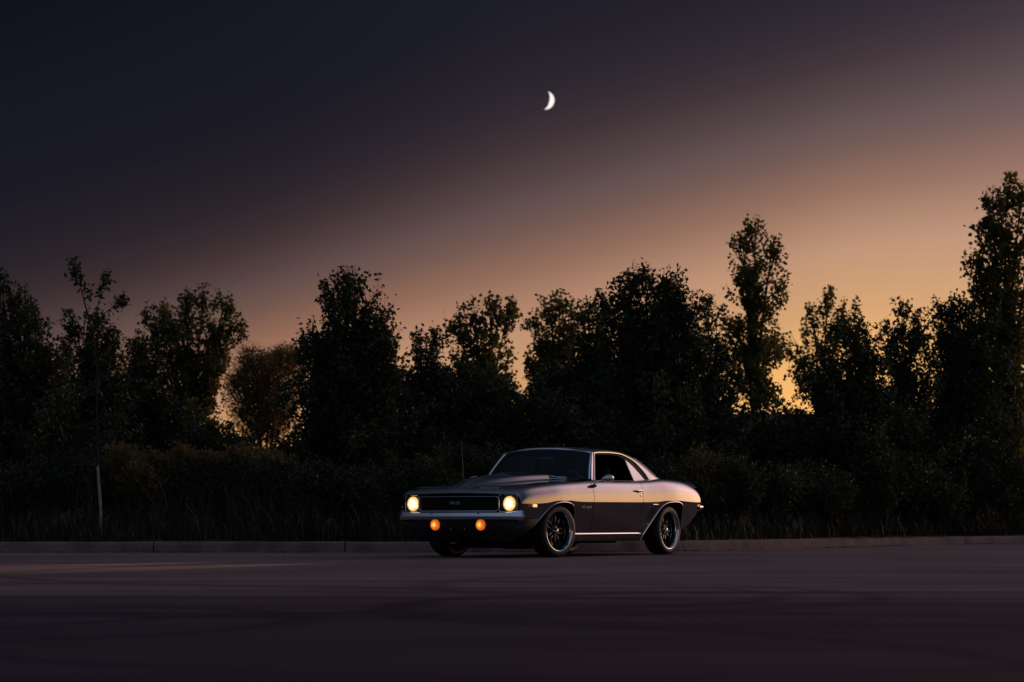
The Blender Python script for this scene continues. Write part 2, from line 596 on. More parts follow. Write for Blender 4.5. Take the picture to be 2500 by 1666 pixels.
# kerb stones, cast in lengths with an open joint between them
kerb = empty('kerb')
tag(kerb, kind='structure')
dense = [(x, kerb_y(x)) for x in np.linspace(-14, 22, 721)]
arc = np.concatenate([[0], np.cumsum([math.dist(dense[i], dense[i + 1]) for i in range(len(dense) - 1)])])
PROF = [(-.005, -.03), (.010, .02), (.030, .095), (.044, .128), (.070, .146), (.11, .150), (.20, .150), (.205, -.03)]


def kerb_at(s_):
    x = float(np.interp(s_, arc, [p[0] for p in dense]))
    x2 = float(np.interp(s_ + .05, arc, [p[0] for p in dense]))
    p, q = Vector((x, kerb_y(x), 0)), Vector((x2, kerb_y(x2), 0))
    t = (q - p).normalized() if (q - p).length > 1e-6 else Vector((1, 0, 0))
    return p, Vector((-t.y, t.x, 0))


joint0 = float(np.interp((377 - 1250) / F_PX * 33.7, [p[0] for p in dense], arc))
LEN = 2.66
k0 = joint0 - LEN * math.floor(joint0 / LEN)
starts = np.arange(k0, arc[-1] - LEN, LEN)
for i, s0 in enumerate(starts):
    mb = MB()
    secs = []
    wob = rng.normal(0, .004, 2)
    for s_ in np.linspace(s0 + .009, s0 + LEN - .009, 13):
        p, n_ = kerb_at(s_)
        jz = .003 * math.sin(s_ * 5.1) + .002 * math.sin(s_ * 13) + wob[0]
        secs.append([tuple(p + n_ * (a + wob[1] * .5) + Vector((0, 0, z + (jz if z > .08 else 0)))) for a, z in PROF])
    mb.grid(secs)
    k = len(PROF)
    mb.f.append(tuple(range(k)))
    mb.f.append(tuple(reversed(range(12 * k, 13 * k))))
    mb.build('kerb_stone', M['concrete'], kerb, angle=40)
# dead leaves and grit lying in the gutter
V, T, TI = [], [], []
for i in range(1600):
    s_ = rng.uniform(0, arc[-1])
    p, n_ = kerb_at(s_)
    a = -abs(rng.normal(0, .10)) - .01
    if math.sin(s_ * .9) + .6 * math.sin(s_ * 2.3 + 1) < -.1 and rng.random() < .75:
        continue
    c = np.array(p + n_ * a) + np.array([0, 0, .012])
    th = rng.uniform(0, 6.28)
    l_ = rng.uniform(.015, .045)
    u = np.array([math.cos(th), math.sin(th), rng.uniform(-.2, .35)]) * l_
    w = np.array([-math.sin(th), math.cos(th), rng.uniform(-.1, .3)]) * l_ * .55
    k = len(V)
    V += [c - u, c + w, c + u, c - w]
    T += [(k, k + 1, k + 2), (k, k + 2, k + 3)]
    TI += [rng.random()] * 4
o = tri_mesh('leaf_litter', np.array(V), np.array(T), M['grass_blade'], tint=np.array(TI))
tag(o, 'brown leaf litter and grit lying along the foot of the kerb', 'leaf litter', kind='stuff')

# ------------------------------------------------------------------ the moon
mp_ = at(1331.3, 245.3, 3000)
R_ = 22.4 / F_PX * 3000
view = (Vector((0, 0, EYE)) - mp_).normalized()
rightv = Vector((1, 0, 0))
upv = view.cross(rightv) * 1.0
if upv.z < 0:
    upv = -upv
bulge = (rightv * .978 - upv * .206).normalized()
axis = (rightv * .206 + upv * .978).normalized()
rows = []
ph0 = math.asin(.47)
for ph in np.linspace(ph0, math.pi / 2 + .25, 14):       # from the terminator round past the limb
    rows.append([tuple(axis * (R_ * math.sin(a)) + (bulge * math.sin(ph) + view * math.cos(ph)) * (R_ * math.cos(a)))
                 for a in np.linspace(-math.pi / 2 + .02, math.pi / 2 - .02, 40)])
o = MB().grid(rows).build('moon', M['moonlight'], loc=mp_, angle=0)
tag(o, 'thin white crescent moon in the dusk sky above the trees', 'moon')

# ------------------------------------------------------------------ the car
# car space: x forward from the front axle, y to the driver's side (left), z up
TH = math.radians(32.5)
car = empty('car', (-.14, 30.1, 0), rz=math.atan2(-math.cos(TH), -math.sin(TH)))
tag(car, 'silver grey vintage muscle coupe with lit round headlights parked on the asphalt', 'car')

ycF = pchip([.905, .895, .88, .86, .83, .6, .3, 0, -.7, -1.3, -1.95, -2.4, -2.8, -3.2, -3.5, -3.60, -3.66],
            [.866, .874, .880, .885, .890, .908, .922, .930, .934, .934, .932, .937, .942, .930, .903, .886, .862])
zcF = pchip([.905, .6, .40, .1, -.1, -.35, -.6, -1.2, -1.95, -2.35, -2.6, -2.9, -3.05, -3.25, -3.66],
            [.650, .652, .662, .692, .694, .682, .679, .680, .683, .690, .707, .708, .702, .694, .690])
ysF = pchip([.905, .86, .8, .6, .2, -.4, -.72, -1.2, -1.95, -2.2, -2.45, -2.7, -3.06, -3.45, -3.6, -3.66],
            [.745, .755, .76, .765, .775, .785, .80, .812, .812, .805, .785, .77, .755, .735, .725, .72])
zsF = pchip([.905, .895, .88, .86, .80, .70, .55, .35, 0, -.3, -.72, -1.2, -1.95, -2.2, -2.45, -2.65, -3.06, -3.3, -3.45, -3.56, -3.62, -3.66],
            [.762, .779, .793, .806, .826, .848, .869, .888, .915, .931, .945, .947, .952, .962, .983, .992, .981, .952, .920, .878, .832, .765])


def xlip(y):
    return .905 + .125 * (1 - np.minimum(np.abs(y) / .87, 1) ** 2)


def warp(xs, y):
    """stations bow forward towards the middle of the nose"""
    w = np.clip((xs - .25) / .655, 0, 1) ** 1.3
    return xs + w * (xlip(y) - .905) * (np.abs(y) < .87)


def sup(a):
    """superellipse quarter: 0 at the crease, pi/2 on top of the shoulder"""
    return max(math.cos(a), 0) ** (2 / 2.7), max(math.sin(a), 0) ** (2 / 2.7)


UP = np.linspace(0, math.pi / 2, 19)


def upper(x):
    yc, zc, ys, zs = float(ycF(x)), float(zcF(x)), float(ysF(x)), float(zsF(x))
    ys = min(ys, yc - .01)
    return [(ys + (yc - ys) * sup(a)[0], zc + (zs - zc) * sup(a)[1]) for a in UP]


def lower_y(x, z):
    zc = float(zcF(x))
    w = max(0, (zc - z) / (zc - .2))
    return float(ycF(x)) - .005 - .062 * w - .022 * w * w


def top_z(xs, y):
    """fender / hood skin inside the shoulder"""
    ys = float(ysF(xs))
    q = min(abs(y) / ys, 1)
    return float(zsF(xs)) + .020 * (1 - q * q)


ARCH_F = [(.560, .430), (.540, .437), (.46, .498), (.354, .579), (.290, .612), (.234, .636), (.175, .653), (.112, .665), (.05, .671), (-.011, .673),
          (-.075, .670), (-.134, .663), (-.185, .650), (-.221, .632), (-.248, .605), (-.264, .572), (-.274, .53), (-.279, .48), (-.281, .40), (-.283, .30), (-.285, .19)]
ARCH_R = [(-2.03, .19), (-2.06, .262), (-2.13, .334), (-2.217, .422), (-2.348, .543), (-2.42, .598), (-2.48, .636), (-2.54, .661), (-2.601, .677), (-2.67, .686), (-2.746, .690), (-2.81, .691),
          (-2.868, .690), (-2.92, .685), (-2.966, .675), (-3.0, .660), (-3.021, .642), (-3.033, .612), (-3.039, .57), (-3.041, .5), (-3.043, .42), (-3.045, .335)]


def refine(poly, n=3):
    out = []
    for i in range(len(poly) - 1):
        for k in range(n):
            t = k / n
            out.append((poly[i][0] * (1 - t) + poly[i + 1][0] * t, poly[i][1] * (1 - t) + poly[i + 1][1] * t))
    return out + [poly[-1]]


def side_rows(stations, mirror, nlow=9, top_in=None, flange=True):
    """grids of one outer panel: list of (x, z_bottom)"""
    up, lo, fl, tp = [], [], [], []
    sg = -1 if mirror else 1
    for x, zb in stations:
        u = upper(x)
        up.append([(warp(x, y), sg * y, z) for y, z in u])
        zc = u[0][1] - .004
        zs_ = [zc + (min(zb, zc - .003) - zc) * t for t in np.linspace(0, 1, nlow)]
        lo.append([(x, sg * lower_y(x, z), z) for z in zs_])
        zb_ = zs_[-1]
        yb = lower_y(x, zb_)
        fl.append([(x, sg * yb, zb_), (x, sg * (yb - .012), zb_ - .004), (x, sg * (yb - .07), zb_ + .006)])
        if top_in is not None:
            y1 = u[-1][0]
            y2 = float(top_in(x))
            tp.append([(warp(x, y), sg * y, top_z(x, y) if x > -1 else u[-1][1] + .006 * (y1 - y) / .1) for y in np.linspace(y1, y2, 7)])
    return up, lo, fl, tp


def panel(name, stations, mirror, top_in=None, parent=car, angle=28):
    up, lo, fl, tp = side_rows(stations, mirror, top_in=top_in)
    mb = MB()
    f = mirror
    if tp:
        up = [a + b[1:] for a, b in zip(up, tp)]
    mb.grid(up, flip=not f)
    mb.grid(lo, flip=f)
    mb.grid([[a[0], b[0]] for a, b in zip(lo, up)], flip=not f)       # tiny step under the crease
    mb.grid(fl, flip=f)
    return mb.build(name, M['paint'], parent, angle=angle)


def span(a, b, n, zb):
    return [(x, zb) for x in np.linspace(a, b, n)]


HOOD_Y = .648
sides = {}
for mir in (False, True):
    sg = -1 if mir else 1
    st = [(x, .437) for x in (.905, .902, .898, .893, .886, .878, .868, .855, .835, .81, .78, .74, .70, .65, .60)] + refine(ARCH_F, 2)
    st += span(-.30, -.700, 8, .285)
    fender = panel('front_fender', st, mir, top_in=lambda x: HOOD_Y + .004 if x > -.5 else HOOD_Y + .004 + (-.5 - x) * .35)
    st = span(-.709, -1.946, 34, .285)
    door = panel('door', st, mir)
    st = span(-1.955, -2.02, 3, .285) + [(x, z) for x, z in refine(ARCH_R, 2) if x < -2.055]
    zq = pchip([-3.05, -3.1, -3.2, -3.3, -3.44, -3.56, -3.62, -3.66], [.335, .335, .362, .41, .50, .59, .645, .672])
    st += [(x, float(zq(x))) for x in np.linspace(-3.06, -3.6, 16)] + [(x, float(zq(x))) for x in (-3.62, -3.635, -3.648, -3.66)]
    quarter = panel('quarter_panel', st, mir, top_in=lambda x: float(np.interp(x, [-3.66, -3.3, -2.9, -2.45, -2.2, -1.9], [.60, .62, .62, .70, .78, .80])))
    sides[mir] = (fender, door, quarter)
    # rolled lips round the wheel openings
    for arch, par in ((ARCH_F, fender), (ARCH_R, quarter)):
        pts = [(x, sg * (lower_y(x, z) + .002), z) for x, z in refine(arch, 3)]
        MB().tube(pts, .0065, 8).build('arch_lip', M['chrome'], par)
    # rocker panel and its bright moulding
    P = []
    for x in np.linspace(-.287, -2.03, 24):
        P.append([(x, sg * (lower_y(x, .283) - .002), .279), (x, sg * lower_y(x, .25), .25), (x, sg * lower_y(x, .21), .215), (x, sg * (lower_y(x, .2) - .03), .19), (x, sg * .72, .19)])
    MB().grid(P, flip=mir).build('rocker_panel', M['paint'], car)
    P = []
    for x in np.linspace(-.288, -2.01, 40):
        e = min(1, (x + 2.01) / .12 + .15)
        y0, z0 = lower_y(x, .29) + .001, .281
        P.append([(x, sg * (y0 + .015 * e * math.sin(a)), z0 + .013 * e * math.cos(a) * 1.0) for a in np.linspace(0, math.pi, 9)])
    MB().grid(P, flip=not mir).build('rocker_moulding', M['chrome'], car)
    # dark post and liner behind the shut lines and wheel openings
    mb = MB()
    mb.box((-.705, sg * .80, .58), (.05, .12, .66)).box((-1.95, sg * .80, .58), (.05, .12, .66))
    mb.box((-1.33, sg * .80, .50), (1.26, .05, .50))
    mb.build('inner_panel', M['under'], car, smooth=False)

# hood with raised cowl-induction scoop
rF = pchip([.905, .85, .78, .6, .45, .25, 0, -.55], [0, .003, .016, .056, .080, .092, .095, .096])
wF = pchip([.905, .8, .6, .35, 0, -.55], [.05, .10, .17, .235, .285, .325])


def sstep(t):
    t = min(max(t, 0), 1)
    return t * t * (3 - 2 * t)


def hood_z(xs, y):
    w = float(wF(xs))
    r = float(rF(xs))
    z = top_z(xs, y)
    k = 1 - sstep((abs(y) - w) / .085)
    ridge = max(0, 1 - abs(y) / max(w, .05)) * .30
    return z + r * k * (.72 + ridge) + .006 * math.exp(-(y / .03) ** 2) * min(1, max(0, (.9 - xs) / .1))


hx = np.concatenate([[.905, .902, .897, .89, .88, .868], np.linspace(.85, -.545, 48)])
hy = np.linspace(-HOOD_Y, HOOD_Y, 105)
P = [[(warp(x, y), y, hood_z(x, y)) for y in hy] for x in hx]
lip = [[(p[0] - .004, p[1], p[2] - .010) for p in P[0]], [(p[0] - .05, p[1], p[2] - .018) for p in P[0]]]
mb = MB().grid(lip[::-1] + P)
# rear face of the scoop, open towards the windscreen
mb.grid([[(x, y, z) for x, y, z in P[-1]], [(p[0] + .01, p[1], top_z(-.545, p[1]) - .03) for p in P[-1]]])
hood = mb.build('hood', M['paint'], car, angle=32)
mb = MB()
mb.box((-.552, 0, .985), (.006, .56, .05))
mb.build('scoop_mouth', M['black'], hood, smooth=False)

# cowl between hood and windscreen
P = [[(x - .26 * (abs(y) / .80) ** 2 * t, y, .947 + .010 * (1 - (y / .8) ** 2) + .03 * t) for y in np.linspace(-.80, .80, 41)]
     for t, x in zip((0, .5, 1), (-.548, -.60, -.66))]
MB().grid(P).build('cowl', M['paint'], car)

# ---- greenhouse
WS_B = lambda v: Vector((-.60 - .25 * v * v, .765 * v, .976 - .012 * v * v))          # windscreen base, v -1..1
WS_T = lambda v: Vector((-1.020 - .095 * v * v, .640 * v, 1.362 - .055 * v * v))      # windscreen head


def ws(u, v):
    p = WS_B(v).lerp(WS_T(v), u)
    b = math.sin(math.pi * u) * .016
    return p + Vector((b * .75, 0, b * .65))


P = [[tuple(ws(u, v)) for v in np.linspace(-1, 1, 33)] for u in np.linspace(0, 1, 13)]
windscreen = MB().grid(P, flip=True).build('windscreen', M['glass'], car)
loop = [ws(0, v) for v in np.linspace(-1, 1, 33)] + [ws(u, 1) for u in np.linspace(.08, .92, 12)] + \
       [ws(1, v) for v in np.linspace(1, -1, 33)] + [ws(u, -1) for u in np.linspace(.92, .08, 12)]
cen = Vector((-.82, 0, 1.17))
NW = Vector((.64, 0, .77))


def band(loop, width, nrm, lift=.004):
    rows = []
    k = len(loop)
    for i, p in enumerate(loop):
        t = (loop[(i + 1) % k] - loop[i - 1]).normalized()
        s_ = t.cross(nrm).normalized()
        if s_.dot(cen - p) > 0:
            s_ = -s_
        rows.append([tuple(p - s_ * width * .4 + nrm * lift * .3), tuple(p + nrm * lift * 2.2), tuple(p + s_ * width * .5 + nrm * lift * 2.0), tuple(p + s_ * width + nrm * 0)])
    return rows


MB().grid(band(loop, .022, NW), close_u=True).build('windscreen_trim', M['chrome'], car, angle=50)

# roof, sail panels: centre line C(s), crown, and outer edge E(s)
sC = [0, .12, .3, .45, .56, .66, .8, 1.0]
cxF = pchip(sC, [-1.035, -1.20, -1.55, -1.87, -2.12, -2.33, -2.60, -2.98])
czF = pchip(sC, [1.366, 1.386, 1.402, 1.393, 1.368, 1.322, 1.205, .985])
exF = pchip([0, .12, .3, .45, .56, .66, .78, .88, 1.0], [-1.135, -1.24, -1.52, -1.78, -1.96, -2.13, -2.31, -2.42, -2.80])
eyF = pchip([0, .12, .3, .45, .56, .66, .78, .88, 1.0], [.655, .663, .668, .670, .674, .690, .730, .770, .735])
ezF = pchip([0, .12, .3, .45, .56, .66, .78, .88, 1.0], [1.300, 1.312, 1.318, 1.308, 1.275, 1.215, 1.085, .972, .984])


def roof_pt(s_, w):
    c = Vector((float(cxF(s_)), 0, float(czF(s_))))
    e = Vector((float(exF(s_)), float(eyF(s_)), float(ezF(s_))))
    h = c.z - e.z
    k = sstep((s_ - .45) / .45)
    p1 = c + Vector((0, e.y * (.74 + .22 * k), 0))
    p1.x += (e.x - c.x) * .06
    p1.z -= h * (.05 + .03 * k)
    p2 = e + Vector(((c.x - e.x) * (.18 + .52 * k), -e.y * (.035 + .025 * k), h * (.55 + .15 * k)))
    q = 1 - w
    return c * q ** 3 + p1 * 3 * q * q * w + p2 * 3 * q * w * w + e * w ** 3


ss = np.linspace(0, 1, 49)
wv = np.concatenate([np.linspace(0, .5, 9), np.linspace(.55, 1, 16)])
P = []
for s_ in ss:
    half = [tuple(roof_pt(s_, w)) for w in wv]
    P.append([(x, -y, z) for x, y, z in half[::-1]] + half[1:])
mb = MB().grid(P)
hd = [p for p in P[0]]
mb.grid([hd, [(x + .018, y * .985, z - .014) for x, y, z in hd]])          # front edge folds to the glass
roof = mb.build('roof', M['paint'], car, angle=40)
P2 = [[(x, y * .965, z - .035) for x, y, z in row[3:-3]] for row in P[:30]]
MB().grid(P2, flip=True).build('headliner', M['cabin'], roof)
# rear window set into the sloping back
P = []
for s_ in np.linspace(.70, .975, 16):
    P.append([tuple(roof_pt(s_, w) * 1.0 + Vector((-.003, 0, .004))) if w >= 0 else None for w in np.linspace(0, .52, 14)])
P = [[(x, -y, z) for x, y, z in r[::-1]] + r[1:] for r in P]
MB().grid(P).build('rear_window', M['gloss_black'], car)
edge = [Vector(P[i][-1]) for i in range(16)]
for sg in (1, -1):
    MB().tube([(p.x, sg * p.y, p.z) for p in edge], .005, 6).build('rear_window_trim', M['gloss_black'], car)

cab = []
for mir in (False, True):
    sg = -1 if mir else 1
    # A-pillar
    P = []
    for u in np.linspace(0, 1, 12):
        a = ws(u, 1.0)
        o_ = Vector((-.90, .812, .945)).lerp(Vector((-1.150, .662, 1.303)), u)
        mid = (a + o_) / 2 + Vector((.022, .016, .010))
        P.append([(a.x - .004, sg * a.y, a.z - .01), (mid.x, sg * mid.y, mid.z), (o_.x, sg * o_.y, o_.z), (o_.x - .02, sg * (o_.y - .05), o_.z)])
    MB().grid(P, flip=mir).build('windscreen_pillar', M['paint'], car, angle=60)
    # bright surround of the side window opening
    fr = [Vector((-.905, .814, .950)).lerp(Vector((-1.155, .664, 1.303)), u) for u in np.linspace(0, 1, 8)]
    tr = [Vector((float(exF(s_)), float(eyF(s_)) + .002, float(ezF(s_)) - .002)) for s_ in np.linspace(.06, .875, 26)]
    path = fr + tr
    MB().tube([(p.x, sg * p.y, p.z) for p in path], .0085, 8).build('window_trim', M['chrome'], car)
    # dark weatherstrip inside the surround
    P = []
    for s_ in np.linspace(.03, .88, 24):
        p = Vector((float(exF(s_)), float(eyF(s_)), float(ezF(s_))))
        k = .03 + .035 * sstep((s_ - .4) / .35)
        d_ = Vector((k * .9 * sstep((s_ - .4) / .3), -.004, -k * (1 - .55 * sstep((s_ - .45) / .35))))
        q = p + d_
        P.append([(p.x, sg * (p.y - .003), p.z), (q.x, sg * (q.y - .004), q.z), (q.x, sg * (q.y - .05), q.z)])
    MB().grid(P, flip=mir).build('weatherstrip', M['black'], car, angle=40)
    # raised quarter glass with its bright leading edge (the door glass is wound down)
    top = Vector((-1.895, .684, 1.236))
    bf = Vector((-1.93, .806, .948))
    rear = [Vector((-1.99, .700, 1.195)), Vector((-2.10, .722, 1.125)), Vector((-2.20, .752, 1.040)), Vector((-2.265, .778, .975)), Vector((-2.27, .796, .955))]
    fan = [top] + rear
    P = []
    for q in np.linspace(0, 1, 10):
        k = q * (len(fan) - 1)
        i = min(int(k), len(fan) - 2)
        a = fan[i].lerp(fan[i + 1], k - i)
        b = top.lerp(bf, max(q, .02))
        P.append([(a.lerp(b, t).x, sg * (a.lerp(b, t).y - .004 + .0), a.lerp(b, t).z) for t in np.linspace(0, 1, 8)])
    qg = MB().grid(P, flip=not mir).build('quarter_glass', M['film_glass'], car, angle=0)
    MB().tube([(p.x, sg * p.y, p.z) for p in (top, top.lerp(bf, .5), bf)], .0075, 6).build('glass_frame', M['chrome'], qg)
    # belt felt along the door top
    P = [(x, sg * (float(ysF(x)) - .006), float(zsF(x)) + .001) for x in np.linspace(-.93, -2.36, 24)]
    MB().tube(P, .008, 6).build('belt_moulding', M['black'], car)

# trunk lid, tail panel, spoiler
P = [[(x, y, float(zsF(x)) + .012 * (1 - (y / .62) ** 2)) for y in np.linspace(-.612, .612, 25)] for x in list(np.linspace(-2.93, -3.5, 14)) + [-3.56, -3.60, -3.625]]
MB().grid(P, flip=False).build('trunk_lid', M['paint'], car)
P = []
for y, z in [(.84, .672)] + upper(-3.66)[:]:
    P.append([(-3.657, q * y, z) for q in np.linspace(-1, 1, 15)])
P = [[(-3.60, q * .80, .42) for q in np.linspace(-1, 1, 15)]] + P
tail = MB().grid(P).build('tail_panel', M['paint'], car)
for sg in (1, -1):
    for k in range(3):
        MB().box((-3.664, sg * (.34 + k * .16), .66), (.02, .13, .10), .01).build('tail_light', M['red_lens'], car)
P = []
for y in np.linspace(-.86, .86, 41):
    q = abs(y) / .86
    x0 = -3.56 + .10 * max(0, q - .8) / .2
    zb = .925 - .10 * max(0, (q - .62) / .38) ** 2.0 - .01
    zt = .970 - .085 * max(0, (q - .74) / .26) ** 1.8
    P.append([(x0 + .15, y, zb + .035), (x0 + .04, y, zb + .065 - .02 * q), (x0 - .06, y, zt), (x0 - .085, y, zt - .004), (x0 - .07, y, zb - .02)])
MB().grid(P).build('trunk_spoiler', M['paint'], car, angle=30)

# ---- nose: recessed face, grille, headlights, bumper, valance
face = MB()
ys_ = np.linspace(-.825, .825, 45)
face.grid([[(float(xlip(y)) - .075, y, z) for y in ys_] for z in (.535, .56, .70, .775)], flip=False)
face.grid([[(float(xlip(y)) - .075, y, .555) for y in ys_], [(float(xlip(y)) - .005, y, .540) for y in ys_], [(float(xlip(y)) - .006, y, .50) for y in ys_]])
face.grid([[(float(xlip(y)) - .075, y, .752) for y in ys_], [(float(xlip(y)) - .012, y, .752) for y in ys_]], flip=True)
for sg in (1, -1):
    face.grid([[(float(xlip(.82)) - .09, sg * .822, z), (float(xlip(.82)) - .012, sg * .826, z)] for z in (.535, .755)])
face.build('nose_panel', M['black'], car, angle=40)


def rrect(y0, y1, z0, z1, r, dx, n=7):
    pts = []
    for cy, cz, a0 in ((y1 - r, z1 - r, 0), (y0 + r, z1 - r, 90), (y0 + r, z0 + r, 180), (y1 - r, z0 + r, 270)):
        for k in range(n):
            a = math.radians(a0 + 90 * k / (n - 1))
            y, z = cy + r * math.cos(a), cz + r * math.sin(a)
            pts.append((y, z))
    out = []
    for i in range(len(pts)):
        a, b = pts[i], pts[(i + 1) % len(pts)]
        m_ = max(1, int(math.dist(a, b) / .05))
        for k in range(m_):
            t = k / m_
            y, z = a[0] * (1 - t) + b[0] * t, a[1] * (1 - t) + b[1] * t
            out.append((float(xlip(y)) + dx, y, z))
    return out


grille = MB()
for z in np.linspace(.585, .715, 8):
    grille.tube([(float(xlip(y)) - .062, y, z) for y in np.linspace(-.565, .565, 25)], .0045, 6)
for y in np.linspace(-.54, .54, 19):
    grille.tube([(float(xlip(y)) - .066, y, .570), (float(xlip(y)) - .066, y, .730)], .0035, 5)
gr = grille.build('grille', M['under'], car)
MB().tube(rrect(-.575, .575, .562, .738, .045, -.040), .0075, 8, close=True).build('grille_surround', M['satin'], gr)

LAMP_Y, LAMP_Z = .700, .652
for sg in (1, -1):
    x0 = float(xlip(LAMP_Y)) - .058
    mb = MB().lathe_x([(.0, .022), (.03, .021), (.055, .017), (.078, .009), (.088, .0), (.090, -.012)], 40)
    lens = mb.build('headlight', M['head'], car, loc=(x0, sg * LAMP_Y, LAMP_Z))
    MB().tube([(0.002, .093 * math.cos(a), .093 * math.sin(a)) for a in np.linspace(0, 2 * math.pi, 41)[:-1]], .006, 8, close=True).build('retainer_ring', M['satin'], lens)
    # square door surround
    bez = MB().tube([(x - x0, y - sg * LAMP_Y, z - LAMP_Z) for x, y, z in rrect(sg * LAMP_Y - .118, sg * LAMP_Y + .118, LAMP_Z - .100, LAMP_Z + .104, .03, -.030)], .0065, 8, close=True)
    bez.build('bezel', M['chrome'], lens)
    for yy, zz in ((.1, .085), (.1, -.085), (-.1, .085), (-.1, -.085)):
        MB().box((-.02, yy, zz), (.012, .014, .014), .004).build('screw', M['satin'], lens)
    ld = bpy.data.lights.new('headlight_beam', 'SPOT')
    ld.energy = 1500.0
    ld.color = (1.0, .62, .28)
    ld.spot_size = math.radians(17)
    ld.spot_blend = 1.0
    ld.shadow_soft_size = .06
    lo_ = bpy.data.objects.new('headlight_beam', ld)
    C.objects.link(lo_)
    lo_.parent = lens
    lo_.location = (.06, 0, 0)
    lo_.rotation_euler = Vector((-1, 0, .038)).to_track_quat('Z', 'Y').to_euler()


def text(name, body, size, mtx, material, parent, shear=0.0, extrude=.0015, sx_=1.0, bevel=0.0):
    cu = bpy.data.curves.new(name, 'FONT')
    cu.body = body
    cu.size = size
    cu.extrude = extrude
    cu.shear = shear
    cu.offset = bevel
    cu.align_x = 'CENTER'
    cu.align_y = 'CENTER'
    to = bpy.data.objects.new(name + '_curve', cu)
    C.objects.link(to)
    bpy.context.view_layer.update()
    me = bpy.data.meshes.new_from_object(to.evaluated_get(bpy.context.evaluated_depsgraph_get()))
    bpy.data.objects.remove(to, do_unlink=True)
    me.transform(Matrix.Diagonal((sx_, 1, 1, 1)))
    me.transform(mtx)
    me.materials.clear()
    me.materials.append(material)
    o = bpy.data.objects.new(name, me)
    C.objects.link(o)
    o.parent = parent
    return o


def frame(origin, X, Y_):
    X, Y_ = Vector(X).normalized(), Vector(Y_).normalized()
    Z = X.cross(Y_).normalized()
    Y_ = Z.cross(X)
    return Matrix(((X.x, Y_.x, Z.x, origin[0]), (X.y, Y_.y, Z.y, origin[1]), (X.z, Y_.z, Z.z, origin[2]), (0, 0, 0, 1)))


M['badge_dim'] = mat('dull_badge', (.42, .40, .38), .35, .9)
M['badge'] = mat('bright_badge', (.85, .84, .82), .18, 1.0)
text('grille_badge', 'RS', .050, frame((.985, -.02, .660), (0, 1, 0), (0, 0, 1)), M['badge_dim'], gr, sx_=2.9, extrude=.006, bevel=.001)
hz0 = hood_z(.80, .40)
text('hood_script', 'Camaro', .052, frame((float(warp(.815, .40)), .40, hood_z(.815, .40) + .004), (-.09, 1, 0), (-.85, 0, .42)), M['badge'], hood, shear=.45, sx_=1.6, bevel=.001)
yb = lower_y(-.52, .62) + .003
text('fender_badge', 'rally sport', .052, frame((-.535, lower_y(-.53, .618) + .004, .618), (-1, 0, 0), (0, .08, 1)), M['badge_dim'], sides[False][0], sx_=1.15)
text('fender_badge', 'LSX', .05, frame((.745, lower_y(.745, .628) + .006, .628), (-1, .13, 0), (0, .08, 1)), M['badge_dim'], sides[False][0], shear=.2, sx_=1.15)
text('quarter_badge', 'SS', .030, frame((-2.155, lower_y(-2.155, .395) + .004, .395), (-1, 0, 0), (0, .1, 1)), M['badge'], sides[False][2], sx_=2.6, bevel=.001)

# front bumper: chrome blade with a ridge, turned up and back at the ends
pts = [(1.076, 0.0), (1.070, .20), (1.052, .40), (1.022, .60), (.988, .75), (.960, .835), (.930, .882), (.905, .897), (.880, .902)]
bx_ = pchip([p[1] for p in pts], [p[0] for p in pts])
SEC = [(-.07, .036), (-.032, .037), (-.026, .034), (-.003, -.001), (.0, -.008), (-.010, -.038), (-.020, -.047), (-.08, -.046)]
rows = []
vals = list(np.linspace(0, .82, 18)) + [.845, .865, .882, .892, .898, .902]
for i, y in enumerate(vals):
    x = float(bx_(y))
    x2, x1 = float(bx_(min(y + .004, .902))), float(bx_(max(y - .004, 0)))
    dy_ = min(y + .004, .902) - max(y - .004, 0)
    t = Vector((x2 - x1, dy_, 0)).normalized()
    n_ = Vector((t.y, -t.x, 0))
    k = sstep((y - .70) / .23)
    rise = .030 * k
    row = []
    for a, z in SEC:
        zz = .508 + z + (rise if z > 0 else -rise * .1)
        row.append(tuple(Vector((x, y, 0)) + n_ * a * 1 + Vector((0, 0, zz))))
    rows.append(row)
full = [[(x, -y, z) for x, y, z in r] for r in rows[:0:-1]] + rows
bumper = MB().grid(full).build('front_bumper', M['chrome'], car, angle=22)
for y in (-.34, .34):
    MB().box((float(bx_(abs(y))) - .015, y, .545), (.02, .028, .010), .003).build('bumper_bolt', M['satin'], bumper)

# valance below the bumper
P = []
vp = pchip([0, .2, .4, .6, .8, .9, 1.0], [.975, .965, .945, .905, .83, .74, .56])
vq = pchip([0, .2, .4, .6, .8, .9, 1.0], [0, .22, .44, .66, .835, .882, .901])
for z, bk in ((.470, .0), (.437, 0), (.38, .008), (.32, .035), (.27, .075), (.225, .125), (.190, .16)):
    row = []
    for u in np.linspace(0, 1, 24):
        x, y = float(vp(u)), float(vq(u))
        xe = .56 + max(0, 1.48 * (.437 - z))
        x = xe + (x - .56) * (.975 - xe - bk) / (.975 - .56)
        row.append((x, y * (1 - bk * 1.35), z))
    P.append([(a, -b, c) for a, b, c in row[:0:-1]] + row)
MB().grid(P, flip=True).build('front_valance', M['black'], car)
for y in (-.1, .1):
    MB().box((.962, y, .345), (.012, .016, .016), .004).build('plate_bolt', M['satin'], car)
for sg in (1, -1):
    y = sg * .330
    mb = MB().lathe_x([(0, .030), (.025, .029), (.045, .024), (.060, .013), (.067, .0), (.068, -.03)], 32)
    pl = mb.build('parking_lamp', M['amber'], car, loc=(.962, y, .398))
    MB().tube([(-.012, .071 * math.cos(a), .071 * math.sin(a)) for a in np.linspace(0, 2 * math.pi, 33)[:-1]], .006, 6, close=True).build('lamp_rim', M['gloss_black'], pl)

